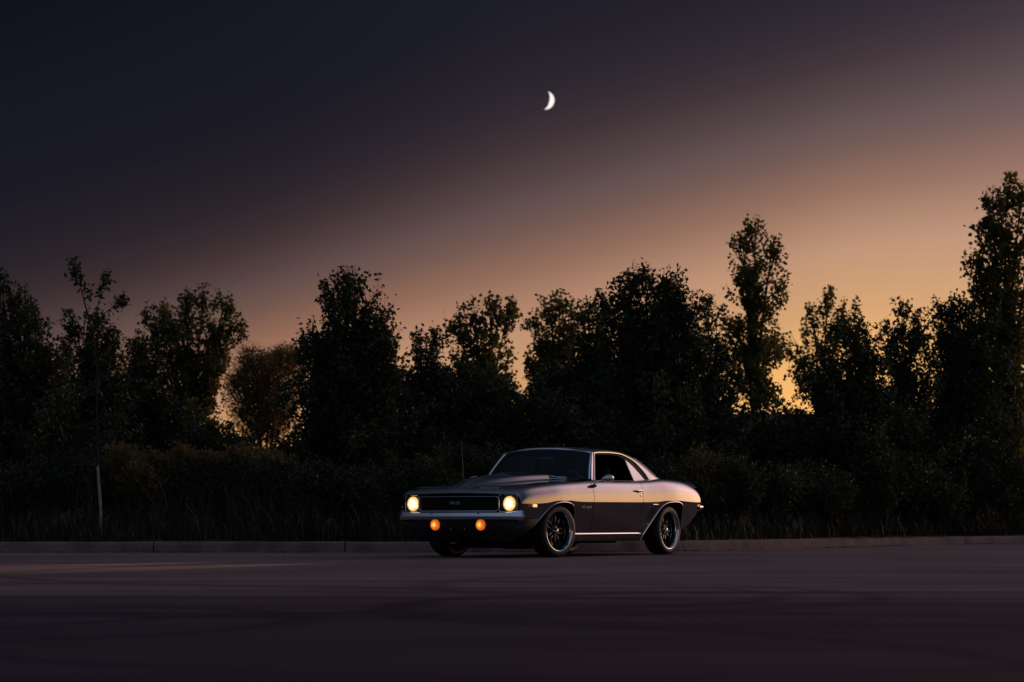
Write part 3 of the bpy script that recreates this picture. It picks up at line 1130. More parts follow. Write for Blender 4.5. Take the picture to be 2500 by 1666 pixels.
# side markers
for sg in (1, -1):
    y = lower_y(.640, .628)
    mk = MB().box((.640, sg * (y + .003), .628), (.088, .012, .030), .004).build('side_marker', M['marker'], car)
    MB().tube([(.640 + a * .048, sg * (y + .004), .628 + b * .019) for a, b in ((-1, -1), (1, -1), (1, 1), (-1, 1))], .0035, 5, close=True).build('marker_rim', M['satin'], mk)
    y = lower_y(-3.53, .645)
    MB().box((-3.53, sg * (y + .003), .645), (.05, .012, .030), .004).build('side_marker', M['red_marker'], car)
# rear bumper
rows = []
for y in list(np.linspace(-.80, .80, 25)):
    rows.append((-3.742 + .03 * (abs(y) / .8) ** 2, y))
left = [(-3.700, .835), (-3.67, .868), (-3.60, .888), (-3.54, .892)]
pl_ = [(x, -y) for x, y in left[::-1]] + rows + left
rows = []
for i, (x, y) in enumerate(pl_):
    a, b = pl_[max(i - 1, 0)], pl_[min(i + 1, len(pl_) - 1)]
    t = Vector((b[0] - a[0], b[1] - a[1], 0)).normalized()
    n_ = Vector((-t.y, t.x, 0))
    e = 1.0 if abs(y) < .86 else .75
    rows.append([tuple(Vector((x, y, 0)) + n_ * o_ + Vector((0, 0, .625 + z * e))) for o_, z in ((-.05, .040), (0, .038), (.018, .022), (.022, -.002), (.012, -.03), (0, -.042), (-.05, -.042))])
MB().grid(rows, flip=True).build('rear_bumper', M['chrome'], car, angle=25)

# louvres ahead of the rear wheels
for mir in (False, True):
    sg = -1 if mir else 1
    mb = MB()
    for k in range(3):
        xa = -2.235 - k * .052
        pts = []
        for t in np.linspace(0, 1, 6):
            x, z = xa + .155 * t, .640 - .20 * t
            pts.append((x, sg * (lower_y(x, z) + .001), z))
        mb.tube(pts, [.004, .010, .011, .010, .007, .002], 6)
    mb.build('louvre', M['black'], sides[mir][2])
    MB().box((-2.285, sg * (lower_y(-2.28, .655) + .002), .656), (.13, .006, .006)).build('louvre_trim', M['chrome'], sides[mir][2], smooth=False)

# door handle, lock, mirror
for mir in (False, True):
    sg = -1 if mir else 1
    u = upper(-1.83)
    yz = pchip([q[1] for q in u], [q[0] for q in u])
    y83, y77 = float(yz(.828)), float(yz(.765))
    hd_ = MB()
    hd_.tube([(-1.735, sg * (y83 - .004), .826), (-1.75, sg * (y83 + .022), .829), (-1.83, sg * (y83 + .030), .831), (-1.895, sg * (y83 + .026), .830), (-1.905, sg * (y83 - .004), .826)], [.009, .011, .010, .010, .009], 8)
    hd_.box((-1.825, sg * (y83 + .008), .820), (.05, .03, .03), .008)
    hd_.build('door_handle', M['chrome'], sides[mir][1])
    hd_ = MB().lathe_y([(0, .006), (.010, .005), (.013, -.004)], 16)
    hd_.v = [(x, sg * y, z) for x, y, z in hd_.v]
    hd_.build('door_lock', M['chrome'], sides[mir][1], loc=(-1.885, sg * (y77 + .001), .765))
    # chrome teardrop mirror on a stalk
    mb = MB()
    P = []
    for t in np.linspace(0, 1, 12):
        e = (math.sin(min(t / .85, 1) * math.pi / 2)) ** .8 if t < .85 else 1 - .10 * ((t - .85) / .15) ** 2
        P.append([(-.80 - .16 * t, sg * (1.005 + .072 * e * math.cos(a)), 0.972 + .010 * t + .047 * e * math.sin(a) * (1 if math.sin(a) > 0 else 1.15)) for a in np.linspace(0, 2 * math.pi, 25)[:-1]])
    mb.grid(P, close_v=True, flip=mir)
    k = len(mb.v)
    mb.f.append(tuple(range(k - 24, k)))
    mir_o = mb.build('door_mirror', M['chrome'], sides[mir][1], angle=45)
    mb = MB()
    mb.tube([(-.80, sg * .868, .915), (-.815, sg * .905, .930), (-.84, sg * .95, .945), (-.88, sg * .985, .96)], [.014, .011, .010, .012], 8)
    P = []
    for t in np.linspace(0, 1, 8):
        e = math.sin(math.pi * (.06 + .88 * t)) ** .7
        P.append([(-.75 - .10 * t, sg * (.872 + .018 * e * math.cos(a)), 0.902 + .028 * e * math.sin(a)) for a in np.linspace(0, 2 * math.pi, 17)[:-1]])
    mb.grid(P, close_v=True)
    mb.build('mirror_stalk', M['chrome'], sides[mir][1], angle=45)

# wheels
R_T = .324


def wheel_mesh(par, loc, steer, sg, spin):
    """axle along y, outer face towards sg*y"""
    w = MB().lathe_y([(.212, -.105), (.222, -.06), (.222, .04), (.205, .075), (.205, .030), (.19, -.01), (.07, -.015), (.0, -.015)])
    w.v = [(x, sg * y, z) for x, y, z in w.v]
    wh = w.build('wheel', M['gloss_black'], par, loc=loc, angle=30)
    wh.rotation_euler = (0, 0, steer)

    def sub(mb, name, material, ang=35):
        mb.v = [(x, sg * y, z) for x, y, z in mb.v]
        return mb.build(name, material, wh, angle=ang)

    t = MB().lathe_y([(.236, -.112), (.262, -.124), (.290, -.124), (.311, -.112), (.320, -.088), (.324, -.05), (.324, .05), (.320, .086), (.312, .106),
                      (.303, .114), (.298, .1155), (.293, .1185), (.270, .121), (.262, .1195), (.258, .1215), (.250, .1195), (.244, .112), (.238, .098)], 72)
    sub(t, 'tyre', M['rubber'], 50)
    # moulded letter blocks low on the sidewall
    lt = MB()
    for k in range(8):
        a = math.radians(-88 + k * 6.5) if sg > 0 else math.radians(90 + k * 6)
        for r in (.274, .287):
            lt.box((r * math.cos(a), .1215, r * math.sin(a)), (.006, .002, .006))
        lt.box((.2805 * math.cos(a + .03), .1215, .2805 * math.sin(a + .03)), (.004, .002, .012))
    sub(lt, 'sidewall_lettering', M['rubber'], 0)
    r = MB().lathe_y([(.244, .096), (.249, .108), (.250, .114), (.247, .1185), (.241, .118), (.237, .110), (.231, .100), (.226, .088), (.221, .06), (.218, .03)], 72)
    sub(r, 'rim', M['chrome'], 60)
    r = MB().lathe_y([(.214, .030), (.211, .036), (.206, .036), (.203, .030)], 64)
    sub(r, 'rim_step', M['satin'], 60)
    for k in range(5):
        for s2 in (-1, 1):
            sp_ = MB()
            a = 2 * math.pi * k / 5 + spin
            pr = []
            for rr, off, yy, wd in ((.052, .020, .040, .012), (.10, .026, .046, .011), (.15, .034, .044, .010), (.208, .045, .034, .011)):
                o_ = s2 * off
                cx, cz = rr * math.cos(a) - o_ * math.sin(a), rr * math.sin(a) + o_ * math.cos(a)
                tx, tz = -math.sin(a), math.cos(a)
                pr.append([(cx - tx * wd, yy - .03, cz - tz * wd), (cx - tx * wd, yy - .003, cz - tz * wd), (cx - tx * wd * .6, yy, cz - tz * wd * .6),
                           (cx + tx * wd * .6, yy, cz + tz * wd * .6), (cx + tx * wd, yy - .003, cz + tz * wd), (cx + tx * wd, yy - .03, cz + tz * wd)])
            sp_.grid(pr)
            sub(sp_, 'spoke', M['gloss_black'], 25)
    h = MB().lathe_y([(.068, .02), (.066, .044), (.05, .052), (.036, .054)], 40)
    sub(h, 'hub', M['gloss_black'], 30)
    h = MB().lathe_y([(.030, .050), (.029, .068), (.024, .078), (.012, .082), (.0, .083)], 32)
    sub(h, 'centre_cap', M['chrome'], 40)
    for k in range(5):
        a = 2 * math.pi * (k + .5) / 5 + spin
        n_ = MB()
        n_.lathe_y([(.009, .046), (.009, .060), (.005, .065), (.0, .066)], 6)
        n_.v = [(x + .050 * math.cos(a), y, z + .050 * math.sin(a)) for x, y, z in n_.v]
        sub(n_, 'lug_nut', M['chrome'], 30)
    d_ = MB().lathe_y([(.08, -.05), (.17, -.05), (.17, -.03), (.08, -.03)], 40)
    sub(d_, 'brake_disc', M['satin'], 30)
    return wh


STEER = math.radians(-8.5)
wheel_mesh(car, (0, .752, R_T - .002), STEER, 1, .62)
wheel_mesh(car, (0, -.752, R_T - .002), STEER, -1, .2)
wheel_mesh(car, (-2.746, .762, R_T - .002), 0, 1, 1.02)
wheel_mesh(car, (-2.746, -.762, R_T - .002), 0, -1, .4)

# underbody, engine bay, cabin
ub = MB()
ub.box((-.05, 0, .50), (1.35, 1.06, .52)).box((-1.36, 0, .26), (1.5, 1.44, .13)).box((-2.75, 0, .42), (1.4, 1.06, .42)).box((-3.40, 0, .55), (.46, 1.46, .22))
ub.box((.50, 0, .40), (.52, 1.25, .30))
ub.build('underbody', M['under'], car, smooth=False)
for sg in (1, -1):
    for a_, b_ in ((((.06, sg * .70, .755), (.85, .30, .10)), ((-.40, sg * .70, .55), (.10, .30, .46))),
                   (((-2.74, sg * .70, .775), (.85, .30, .10)), ((-3.16, sg * .66, .60), (.10, .36, .30)))):
        MB().box(*a_).box(*b_).build('wheel_liner', M['under'], car, smooth=False)
cm = MB().box((.02, 0, .175), (.20, 1.0, .13), .03).box((.05, .28, .135), (.26, .30, .07), .02).box((-.05, -.30, .165), (.3, .10, .09), .02)
cm.tube([(.45, -.5, .20), (.45, .5, .20)], .016, 8).tube([(.45, .46, .20), (.2, .62, .19), (.02, .66, .19)], .014, 8)
cm.tube([(-.3, .38, .185), (-1.0, .34, .185), (-2.2, .36, .185)], .03, 10)
cm.build('crossmember', M['under'], car, smooth=False)
ax = MB().tube([(-2.746, -.66, .32), (-2.746, .66, .32)], .04, 10).tube([(-3.1, -.36, .245), (-3.72, -.38, .27)], .03, 10).tube([(-3.1, .36, .245), (-3.72, .38, .27)], .03, 10)
ax.build('rear_axle', M['under'], car)
cb = MB()
cb.box((-1.55, 0, .31), (1.8, 1.52, .04))
cb.box((-.73, 0, .62), (.06, 1.52, .62))
cb.box((-2.62, 0, .66), (.10, 1.36, .62))
for sg in (1, -1):
    cb.box((-1.35, sg * .765, .62), (1.22, .03, .60), .01)
    cb.box((-2.25, sg * .73, .62), (.58, .04, .58), .01)
cb.build('cabin_tub', M['cabin'], car, smooth=False)
db = MB()
P = []
for y in np.linspace(-.74, .74, 21):
    P.append([(-.72, y, .968), (-.86, y, .972), (-.98, y, .955), (-1.02, y, .92), (-1.0, y, .74), (-.92, y, .60)])
db.grid(P)
db.build('dashboard', M['cabin'], car, angle=50)


def seat(name, x, y, wd, head):
    s_ = MB()
    s_.box((x, y, .45), (.52, wd, .16), .05)
    rot = Matrix.Rotation(math.radians(-16), 3, 'Y')
    s_.box((x - .32, y, .72), (.14, wd, .56), .05, rot)
    if head:
        s_.box((x - .43, y, 1.045), (.09, .26, .16), .035, rot)
    s_.box((x, y, .36), (.40, wd * .8, .08))
    return s_.build(name, M['cabin'], car, angle=45)


seat('seat', -1.38, .37, .50, True)
seat('seat', -1.38, -.37, .50, True)
seat('rear_seat', -2.18, 0, 1.24, False)
sw = MB()
ctr = Vector((-1.13, .37, .905))
axv = Vector((-.90, 0, .44)).normalized()
e1 = Vector((0, 1, 0))
e2 = axv.cross(e1)
sw.tube([tuple(ctr + (e1 * math.cos(a) + e2 * math.sin(a)) * .185) for a in np.linspace(0, 2 * math.pi, 33)[:-1]], .013, 8, close=True)
for a in (0, math.pi, math.pi * 1.5):
    sw.tube([tuple(ctr - axv * .03), tuple(ctr + (e1 * math.cos(a) + e2 * math.sin(a)) * .18)], .010, 6)
sw.tube([tuple(ctr - axv * .02), tuple(ctr - axv * .30)], .025, 8)
sw.build('steering_wheel', M['satin'], car)
# interior mirror on its bracket
mb = MB().box((-1.055, .0, 1.228), (.022, .215, .055), .014, Matrix.Rotation(.25, 3, 'Z'))
im = mb.build('interior_mirror', M['satin'], car)
MB().tube([(-1.05, .0, 1.245), (-1.035, 0, 1.30), (-1.04, 0, 1.345)], .008, 6).build('mirror_bracket', M['satin'], im)
# wipers parked on the cowl
for y0, y1 in ((.52, .02), (-.05, -.52)):
    pv = Vector((-.715, y0, .985))
    wp = MB()
    pa = [pv, pv + Vector((.055, -.16, .010)), ws(.085, (y1 + .12) / .765 * 1.02) + Vector((.012, 0, .012))]
    wp.tube([tuple(p) for p in pa], [.011, .008, .006], 6)
    pb = [ws(.050 + .03 * t, (y0 - .14 + (y1 - y0 - .06) * t) / .78) + Vector((.014, 0, .012)) for t in np.linspace(0, 1, 8)]
    wp.tube([tuple(p) for p in pb], .006, 6)
    wp.build('wiper', M['satin'], car)
# whip aerial on the far front fender
MB().tube([(-.225, -.70, .915), (-.225, -.70, .945)], [.016, .010], 8).tube([(-.225, -.70, .94), (-.205, -.705, 1.20), (-.175, -.71, 1.47)], [.0032, .0028, .002], 6).build('aerial', M['satin'], car)

# ------------------------------------------------------------------ trees and undergrowth
def norm(a):
    return a / np.maximum(np.linalg.norm(a, axis=-1, keepdims=True), 1e-9)


def leaves(base, dirs, size, broad, rg, tint):
    """folded diamond leaves: base points, directions"""
    n = len(base)
    d = norm(dirs)
    side = norm(np.cross(d, rg.normal(size=(n, 3))))
    nrm = np.cross(side, d)
    ln = size * rg.uniform(.65, 1.25, (n, 1))
    w = ln * broad * rg.uniform(.8, 1.15, (n, 1)) * .5
    mid = base + d * ln * .42 + nrm * ln * .10
    V = np.stack([base, mid + side * w, base + d * ln - nrm * ln * .05, mid - side * w], 1)
    idx = np.arange(n)[:, None] * 4
    T = np.concatenate([idx + np.array([[0, 1, 2]]), idx + np.array([[0, 2, 3]])], 0)
    return V.reshape(-1, 3), T, np.repeat(tint, 4)


def shoot_leaves(p0, p1, nl, size, broad, droop, rg, tint, fill=.15, jit=.5):
    """leaves set along upward-bending shoots"""
    n = len(p0)
    t = np.clip(fill + (1 - fill) * (np.arange(nl)[None, :] + rg.uniform(0, 1, (n, nl))) / nl, 0, 1)[..., None]
    v = (p1 - p0)[:, None, :]
    ln = np.linalg.norm(v, axis=-1, keepdims=True)
    bend = np.zeros_like(v)
    bend[..., 2] = ln[..., 0] * .12
    pos = p0[:, None, :] + v * t - bend * 4 * t * (1 - t)
    dr = norm(v) * .55 + rg.normal(size=(n, nl, 3)) * .75
    dr[..., 2] -= droop
    pos = pos + rg.normal(size=pos.shape) * size * jit
    return leaves(pos.reshape(-1, 3), dr.reshape(-1, 3), size, broad, rg, np.repeat(tint, nl))


KINDS = {
    'pear': dict(slope=2.1, leaf='pear_leaf', size=.090, broad=.62, droop=.75, dens=1.0, sprays=10, spray_len=1.0, nl=11, prof=lambda u: 2.0 * (1 - u) ** 1.45 * np.minimum(1, (u + .25) / .35) + .16),
    'poplar': dict(slope=2.4, leaf='poplar_leaf', size=.094, broad=.88, droop=.45, dens=.85, sprays=7.5, spray_len=1.1, nl=11, prof=lambda u: 1.5 * (1 - u) ** .9 * np.minimum(1, (u + .2) / .35) + .24),
    'willow': dict(slope=.5, leaf='willow_leaf', size=.085, broad=.28, droop=.5, dens=1.0, sprays=10, spray_len=1.6, nl=14, prof=lambda u: 1.3 * np.minimum(1, (u + .3) / .5) * (1 - u ** 3) ** .7 + .05),
    'bush': dict(slope=.5, leaf='bush_leaf', size=.080, broad=.62, droop=.4, dens=1.0, sprays=14, spray_len=1.0, nl=10, prof=lambda u: 1.35 * np.minimum(1, (u + .5) / .6) * (1 - u ** 2) ** .6 + .08),
}


def ground_z(x, y):
    return .18


def make_tree(name, kind, Y, leads, label, seed, cat='tree', dens=1.0, leaf=None, group=None, size=None, setback=3.2, wide=1.4):
    """leads: (tip px, tip py, half width px, crown base py) of every leader in the photograph"""
    K = KINDS[kind]
    rg = np.random.default_rng(seed)
    mx = sum(l[0] * (1300 - l[1]) for l in leads) / sum(1300 - l[1] for l in leads)
    for _ in range(6):                                # never in front of the kerb
        Y = max(Y, kerb_y(at(mx, HORIZON, Y).x) + setback)
    s_ = Y / F_PX
    base = at(mx, HORIZON, Y)
    root = empty(name, (base.x, Y, .12))
    tag(root, label, cat, group)
    r0 = np.array([base.x, Y, .12])
    sz = size or K['size']
    Vs, Ts, Tn, k0 = [], [], [], 0
    wood = MB()
    top = max(at(l[0], l[1], Y).z for l in leads)
    tr = .010 * top + .015
    fork = .08 * top if kind == 'willow' else min(.35 * top, at(leads[0][0], leads[0][3], Y).z + .3)
    trunk_top = np.array([0, 0, max(fork, .4)])
    wood.tube([(0, 0, -.1), (rg.normal(0, .03), 0, fork * .5), tuple(trunk_top)], [tr * 1.25, tr, tr * .85], 7)
    depth_spread = .55
    for li, (px, py, hw, pb) in enumerate(leads):
        tip = np.array(at(px, py, Y)) - r0
        cb = max(at(px, pb, Y).z - r0[2], .15)
        R = hw * s_ * wide
        tip[1] += rg.normal(0, 1) * R * depth_spread
        H = tip[2] - cb
        a0 = np.array([tip[0] * .25, tip[1] * .25, min(cb, fork)])
        pts = [trunk_top * .8, (a0 + trunk_top) / 2 if a0[2] > fork else trunk_top,
               a0 * .4 + tip * .6 + np.array([rg.normal(0, .04), rg.normal(0, .04), -.1]), tip]
        pts = [np.array([tip[0] * k ** 1.4, tip[1] * k ** 1.4, trunk_top[2] + (tip[2] - trunk_top[2]) * k]) for k in (0, .3, .6, .85, .98)]
        wood.tube([tuple(p) for p in pts], [tr * .8, tr * .55, tr * .35, tr * .16, .004], 6, cap=False)
        # limbs leave the leader, rise and carry upright leafy sprays on their outer part
        nb = max(5, int(K['dens'] * dens * (5 + 9.5 * H * (R / .45) ** .55)))
        u = (np.arange(nb) + rg.random(nb)) / nb
        h = cb + H * u ** .92
        kk = np.clip((h - trunk_top[2]) / max(tip[2] - trunk_top[2], .1), 0, 1) ** 1.4
        ax_ = np.stack([tip[0] * kk, tip[1] * kk, h], 1)
        th = np.arange(nb) * 2.4 + rg.normal(0, .5, nb)
        rad = R * K['prof'](u) * rg.uniform(.55, 1.15, nb)
        hv = np.stack([np.cos(th), np.sin(th), np.zeros(nb)], 1)
        rise = (.12 + rad * .55) * rg.uniform(.7, 1.3, nb)
        e0 = ax_.copy()
        e0[:, 2] = np.maximum(e0[:, 2] - rise * .6, .15)
        e1 = ax_ + hv * rad[:, None]
        e1[:, 2] = np.minimum(e1[:, 2] + rise * .6, tip[2] - rad * .35)
        for b in range(nb):
            if rad[b] > .12:
                mid_ = (e0[b] + e1[b]) / 2 - np.array([0, 0, rad[b] * .08])
                wood.tube([tuple(e0[b]), tuple(mid_), tuple(e1[b])], [.006 + .016 * rad[b], .006 + .007 * rad[b], .003], 4, cap=False)
        ns = np.maximum(2, (K['sprays'] * (.35 + rad)).astype(int))
        bi = np.repeat(np.arange(nb), ns)
        f_ = rg.uniform(.18, 1.02, len(bi)) ** .8
        q0 = e0[bi] + (e1[bi] - e0[bi]) * f_[:, None] + rg.normal(0, .03, (len(bi), 3))
        ln = rg.uniform(.14, .40, len(bi)) * K['spray_len'] * (.6 + .6 * np.minimum(rad[bi], .8))
        dr = hv[bi] * rg.uniform(.1, .75, (len(bi), 1)) + rg.normal(0, .28, (len(bi), 3))
        dr[:, 2] = rg.uniform(.5, 1.2, len(bi))
        q1 = q0 + norm(dr) * ln[:, None]
        lim = tip[2] - np.linalg.norm(q1[:, :2] - tip[:2], axis=1) * K['slope'] * .8 + .05
        over = np.maximum(q1[:, 2] - lim, 0) * (kk[bi] > .5)
        q0[:, 2] -= over
        q1[:, 2] -= over
        tint = np.clip(rg.beta(1.6, 2.2, nb)[bi] * .7 + rg.random(len(bi)) * .3 + (rg.random() - .5) * .2, 0, 1)
        V, T, t_ = shoot_leaves(q0, q1, K['nl'], sz, K['broad'], K['droop'], rg, tint, fill=.05, jit=.55)
        Vs.append(V); Ts.append(T + k0); Tn.append(t_); k0 += len(V)
        # long upright water shoots standing out of the crown
        nsp = int(4 + 5 * min(H, 4) * (kind != 'bush') * .5)
        us = rg.uniform(.35, .93, nsp)
        hs = cb + H * us
        ks = np.clip((hs - trunk_top[2]) / max(tip[2] - trunk_top[2], .1), 0, 1) ** 1.4
        ts = rg.uniform(0, 6.283, nsp)
        rs = R * K['prof'](us) * rg.uniform(.5, 1.0, nsp)
        p0 = np.stack([tip[0] * ks + np.cos(ts) * rs, tip[1] * ks + np.sin(ts) * rs, hs], 1)
        p1 = p0 + np.stack([np.cos(ts) * .10, np.sin(ts) * .10, rg.uniform(.35, .85, nsp) * min(1, .3 + H * .25)], 1) + rg.normal(0, .05, (nsp, 3))
        lim = tip[2] - np.linalg.norm(p1[:, :2] - tip[:2], axis=1) * K['slope'] * rg.uniform(.6, 1.2, nsp)
        cut = np.maximum(p1[:, 2] - lim, 0)
        p0[:, 2] -= cut
        p1[:, 2] -= cut
        V, T, t_ = shoot_leaves(p0, p1, 20, sz, K['broad'], K['droop'], rg, rg.uniform(.2, .7, nsp), fill=.0, jit=.42)
        Vs.append(V); Ts.append(T + k0); Tn.append(t_); k0 += len(V)
        for a_, b_, k_ in zip(p0, p1, ks):
            st_ = np.array([tip[0] * k_, tip[1] * k_, a_[2] - .25])
            wood.tube([tuple(st_), tuple(a_), tuple(b_)], [.008, .006, .002], 3, cap=False)
        # leafy leader tips that break the outline
        nt = 8
        p0 = np.tile(tip, (nt, 1)) + rg.normal(0, 1, (nt, 3)) * np.array([min(R, .5) * .30, min(R, .5) * .30, .05])
        p0[:, 2] -= rg.uniform(.3, .8, nt) * min(H, .9)
        p1 = p0.copy()
        p1[:, 2] = tip[2] - rg.uniform(0, .55, nt) * min(H, .8)
        p1[0] = tip
        p1[:, :2] += rg.normal(0, .05, (nt, 2)) + (p0[:, :2] - tip[:2]) * .25
        for a_, b_ in zip(p0, p1):
            k_ = max(0, 1 - .8 / max(tip[2] - trunk_top[2], .8)) ** 1.4
            wood.tube([(tip[0] * k_, tip[1] * k_, tip[2] - min(.9, H * .6)), tuple(a_), tuple(b_)], [.009, .006, .002], 3, cap=False)
        V, T, t_ = shoot_leaves(p0, p1, 14, sz, K['broad'], K['droop'], rg, np.full(nt, .4), fill=.0, jit=.35)
        Vs.append(V); Ts.append(T + k0); Tn.append(t_); k0 += len(V)
    o = tri_mesh('crown', np.concatenate(Vs), np.concatenate(Ts), M[leaf or K['leaf']], root, np.concatenate(Tn))
    wood.build('trunk', M['bark'], root, angle=0)
    return root


TREES = [
    ('pear_tree', 'pear', 41, [(-10, 643, 110, 1180), (82, 733, 62, 1180), (-90, 690, 120, 1180), (128, 838, 55, 1180), (45, 690, 70, 1180)],
     'broad dark leafy tree with stepped crown beyond the staked sapling', 1.25),
    ('pear_tree', 'pear', 46, [(186, 753, 48, 1180), (238, 742, 52, 1180), (278, 790, 40, 1180)], 'slim leafy tree standing right behind the young sapling', 1.1),
    ('pear_tree', 'pear', 48, [(314, 808, 42, 1180), (346, 803, 40, 1180)], 'short rounded tree between the sapling and the poplar with five tips', 1.1),
    ('poplar_tree', 'poplar', 52, [(369, 745, 32, 1120), (402, 724, 30, 1100), (451, 702, 38, 1120), (500, 687, 44, 1120), (560, 711, 34, 1060), (530, 840, 40, 1100), (430, 850, 60, 1120)],
     'airy poplar with five leafy tips and sky showing through its crown', 1.0),
    ('willow_tree', 'willow', 64, [(580, 905, 34, 1090), (600, 870, 36, 1090), (618, 842, 40, 1080), (655, 848, 40, 1080), (690, 838, 42, 1080), (725, 832, 40, 1080)],
     'low feathery willow glowing brown against the sunset gap', 1.5),
    ('pear_tree', 'pear', 41, [(839, 644, 62, 1200), (870, 648, 60, 1200), (911, 712, 42, 1120), (936, 750, 34, 1080), (795, 672, 50, 1180), (761, 768, 48, 1180), (734, 812, 42, 1180), (946, 820, 34, 1100), (830, 800, 95, 1200)],
     'tall pointed dark tree with twin tips standing alone beside the sunset gap', 1.0),
    ('poplar_tree', 'poplar', 54, [(937, 840, 30, 1120), (983, 873, 32, 1120), (1010, 905, 36, 1150)], 'small poplar tucked between the twin tipped tree and the wide hedge trees', 1.0),
    ('pear_tree', 'pear', 47, [(1022, 802, 40, 1180), (1062, 787, 42, 1180), (1045, 860, 60, 1180)], 'rounded dark tree at the near flank of the four headed poplar', 1.1),
    ('poplar_tree', 'poplar', 50, [(1110, 755, 42, 1180), (1156, 730, 40, 1180), (1204, 709, 44, 1180), (1250, 714, 38, 1150), (1180, 850, 95, 1200)], 'broad four headed poplar rising behind the car aerial', 1.15),
    ('poplar_tree', 'poplar', 56, [(1304, 754, 32, 1150), (1345, 713, 36, 1150), (1370, 708, 36, 1150), (1406, 727, 40, 1150), (1350, 850, 85, 1180)], 'ragged poplar rising behind the windscreen of the car', 1.1),
    ('pear_tree', 'pear', 48, [(1440, 738, 42, 1180), (1463, 710, 44, 1180), (1420, 800, 50, 1180)], 'narrow leafy tree against the flank of the large round crowned tree', 1.1),
    ('pear_tree', 'pear', 42, [(1500, 693, 55, 1200), (1534, 648, 56, 1200), (1568, 640, 60, 1200), (1619, 647, 58, 1200), (1651, 671, 45, 1180), (1670, 695, 42, 1180), (1699, 704, 40, 1180), (1590, 800, 150, 1200)],
     'large dense tree with many upright tips directly behind the roof of the car', 1.15),
    ('pear_tree', 'pear', 46, [(1731, 712, 40, 1180), (1757, 800, 40, 1180), (1720, 860, 60, 1180)], 'thin leafy tree with sunset light between its leaves beside the tall poplar', .62),
    ('poplar_tree', 'poplar', 55, [(1845, 521, 42, 960), (1890, 570, 36, 880), (1812, 556, 32, 860), (1802, 760, 46, 1000), (1888, 800, 36, 1000), (1850, 700, 52, 980)],
     'tall twin tipped poplar with bare trunk showing over the hedge', 1.0),
    ('poplar_tree', 'poplar', 62, [(1984, 736, 36, 980), (2025, 692, 30, 940), (2069, 718, 32, 960), (1930, 810, 36, 1000), (1965, 850, 50, 1010)], 'sparse far poplar lit from behind by the brightest sky', .5),
    ('pear_tree', 'pear', 42, [(2065, 768, 55, 1200), (2090, 772, 52, 1200), (2121, 810, 42, 1180), (2143, 846, 38, 1180), (1985, 884, 50, 1180), (2022, 832, 52, 1200), (2060, 900, 120, 1200)],
     'dark dome shaped tree in front of the sparse far poplar', 1.15),
    ('pear_tree', 'pear', 43, [(2206, 721, 40, 1180), (2237, 756, 42, 1180), (2176, 812, 40, 1180)], 'pointed leafy tree between the dome shaped tree and the wide crested one', .8),
    ('pear_tree', 'pear', 43.5, [(2290, 721, 44, 1180), (2319, 714, 42, 1180), (2347, 711, 44, 1180), (2378, 718, 44, 1180), (2409, 750, 44, 1180), (2340, 850, 110, 1200)],
     'wide leafy tree with a level crest at the foot of the tallest poplar', 1.0),
    ('poplar_tree', 'poplar', 50, [(2462, 414, 48, 1150), (2431, 440, 42, 1100), (2497, 440, 60, 1150), (2404, 515, 38, 1000), (2380, 600, 30, 860), (2545, 470, 80, 1150), (2450, 700, 90, 1150)],
     'tallest poplar at the end of the hedge with a stray side branch', 1.2),
]
for i, (nm, kind, Y, leads, lab, dn) in enumerate(TREES):
    rs_ = np.random.default_rng(300 + i)
    extra = []
    for l in leads:                                   # lower shoulders round every leader
        for sd in (-1, 1):
            if kind != 'willow' and l[2] < 80 and (kind == 'pear' or rs_.random() < .35):
                extra.append((l[0] + sd * l[2] * rs_.uniform(.45, 1.0), l[1] + l[2] * rs_.uniform(1.2, 3.0), l[2] * rs_.uniform(.55, .8), l[3]))
    leads = leads + extra
    make_tree(nm, kind, Y, leads, lab, 100 + i, dens=dn * (.42 if kind == 'pear' else .40 if kind == 'poplar' else .8), wide=1.4 if kind != 'poplar' else 1.2)

# hedge bushes that close the lower half of the wood
HT = pchip([-100, 130, 250, 350, 450, 540, 745, 800, 900, 1000, 1100, 1220, 1300, 1400, 1550, 1680, 1780, 1900, 1990, 2080, 2180, 2280, 2380, 2700],
           [800, 900, 900, 930, 960, 1010, 1000, 950, 900, 930, 870, 860, 930, 860, 850, 920, 960, 965, 960, 920, 990, 950, 890, 850])
i = 500
for px, ty in ((575, 1060), (630, 1090), (690, 1095), (735, 1070)):
    i += 1
    make_tree('hedge_bush', 'bush', 46.5, [(px - 26, ty + 20, 34, 1240), (px + 5, ty, 36, 1240), (px + 30, ty + 24, 34, 1240)],
              'dark leafy bush in the continuous hedge under the trees', 900 + i, cat='bush', dens=.75, leaf='bush_leaf', group='hedge bushes under the trees', size=.085, setback=6.0, wide=1.2)
i = 0
for px in list(range(-70, 540, 74)) + list(range(752, 2600, 76)):
    i += 1
    rg_ = np.random.default_rng(900 + i)
    x0, ty = px + rg_.uniform(-25, 25), float(HT(px)) + 35 + rg_.uniform(-30, 30)
    make_tree('hedge_bush', 'bush', 47.5 + rg_.uniform(-1.5, 1.5), [(x0 - 34, ty + 30, 42, 1240), (x0 + 5, ty, 46, 1240), (x0 + 40, ty + 35, 42, 1240), (x0, ty + 90, 60, 1250)],
              'dark leafy bush in the continuous hedge under the trees', 900 + i, cat='bush', dens=.6, leaf='bush_leaf', group='hedge bushes under the trees', size=.095, setback=6.0, wide=1.3)
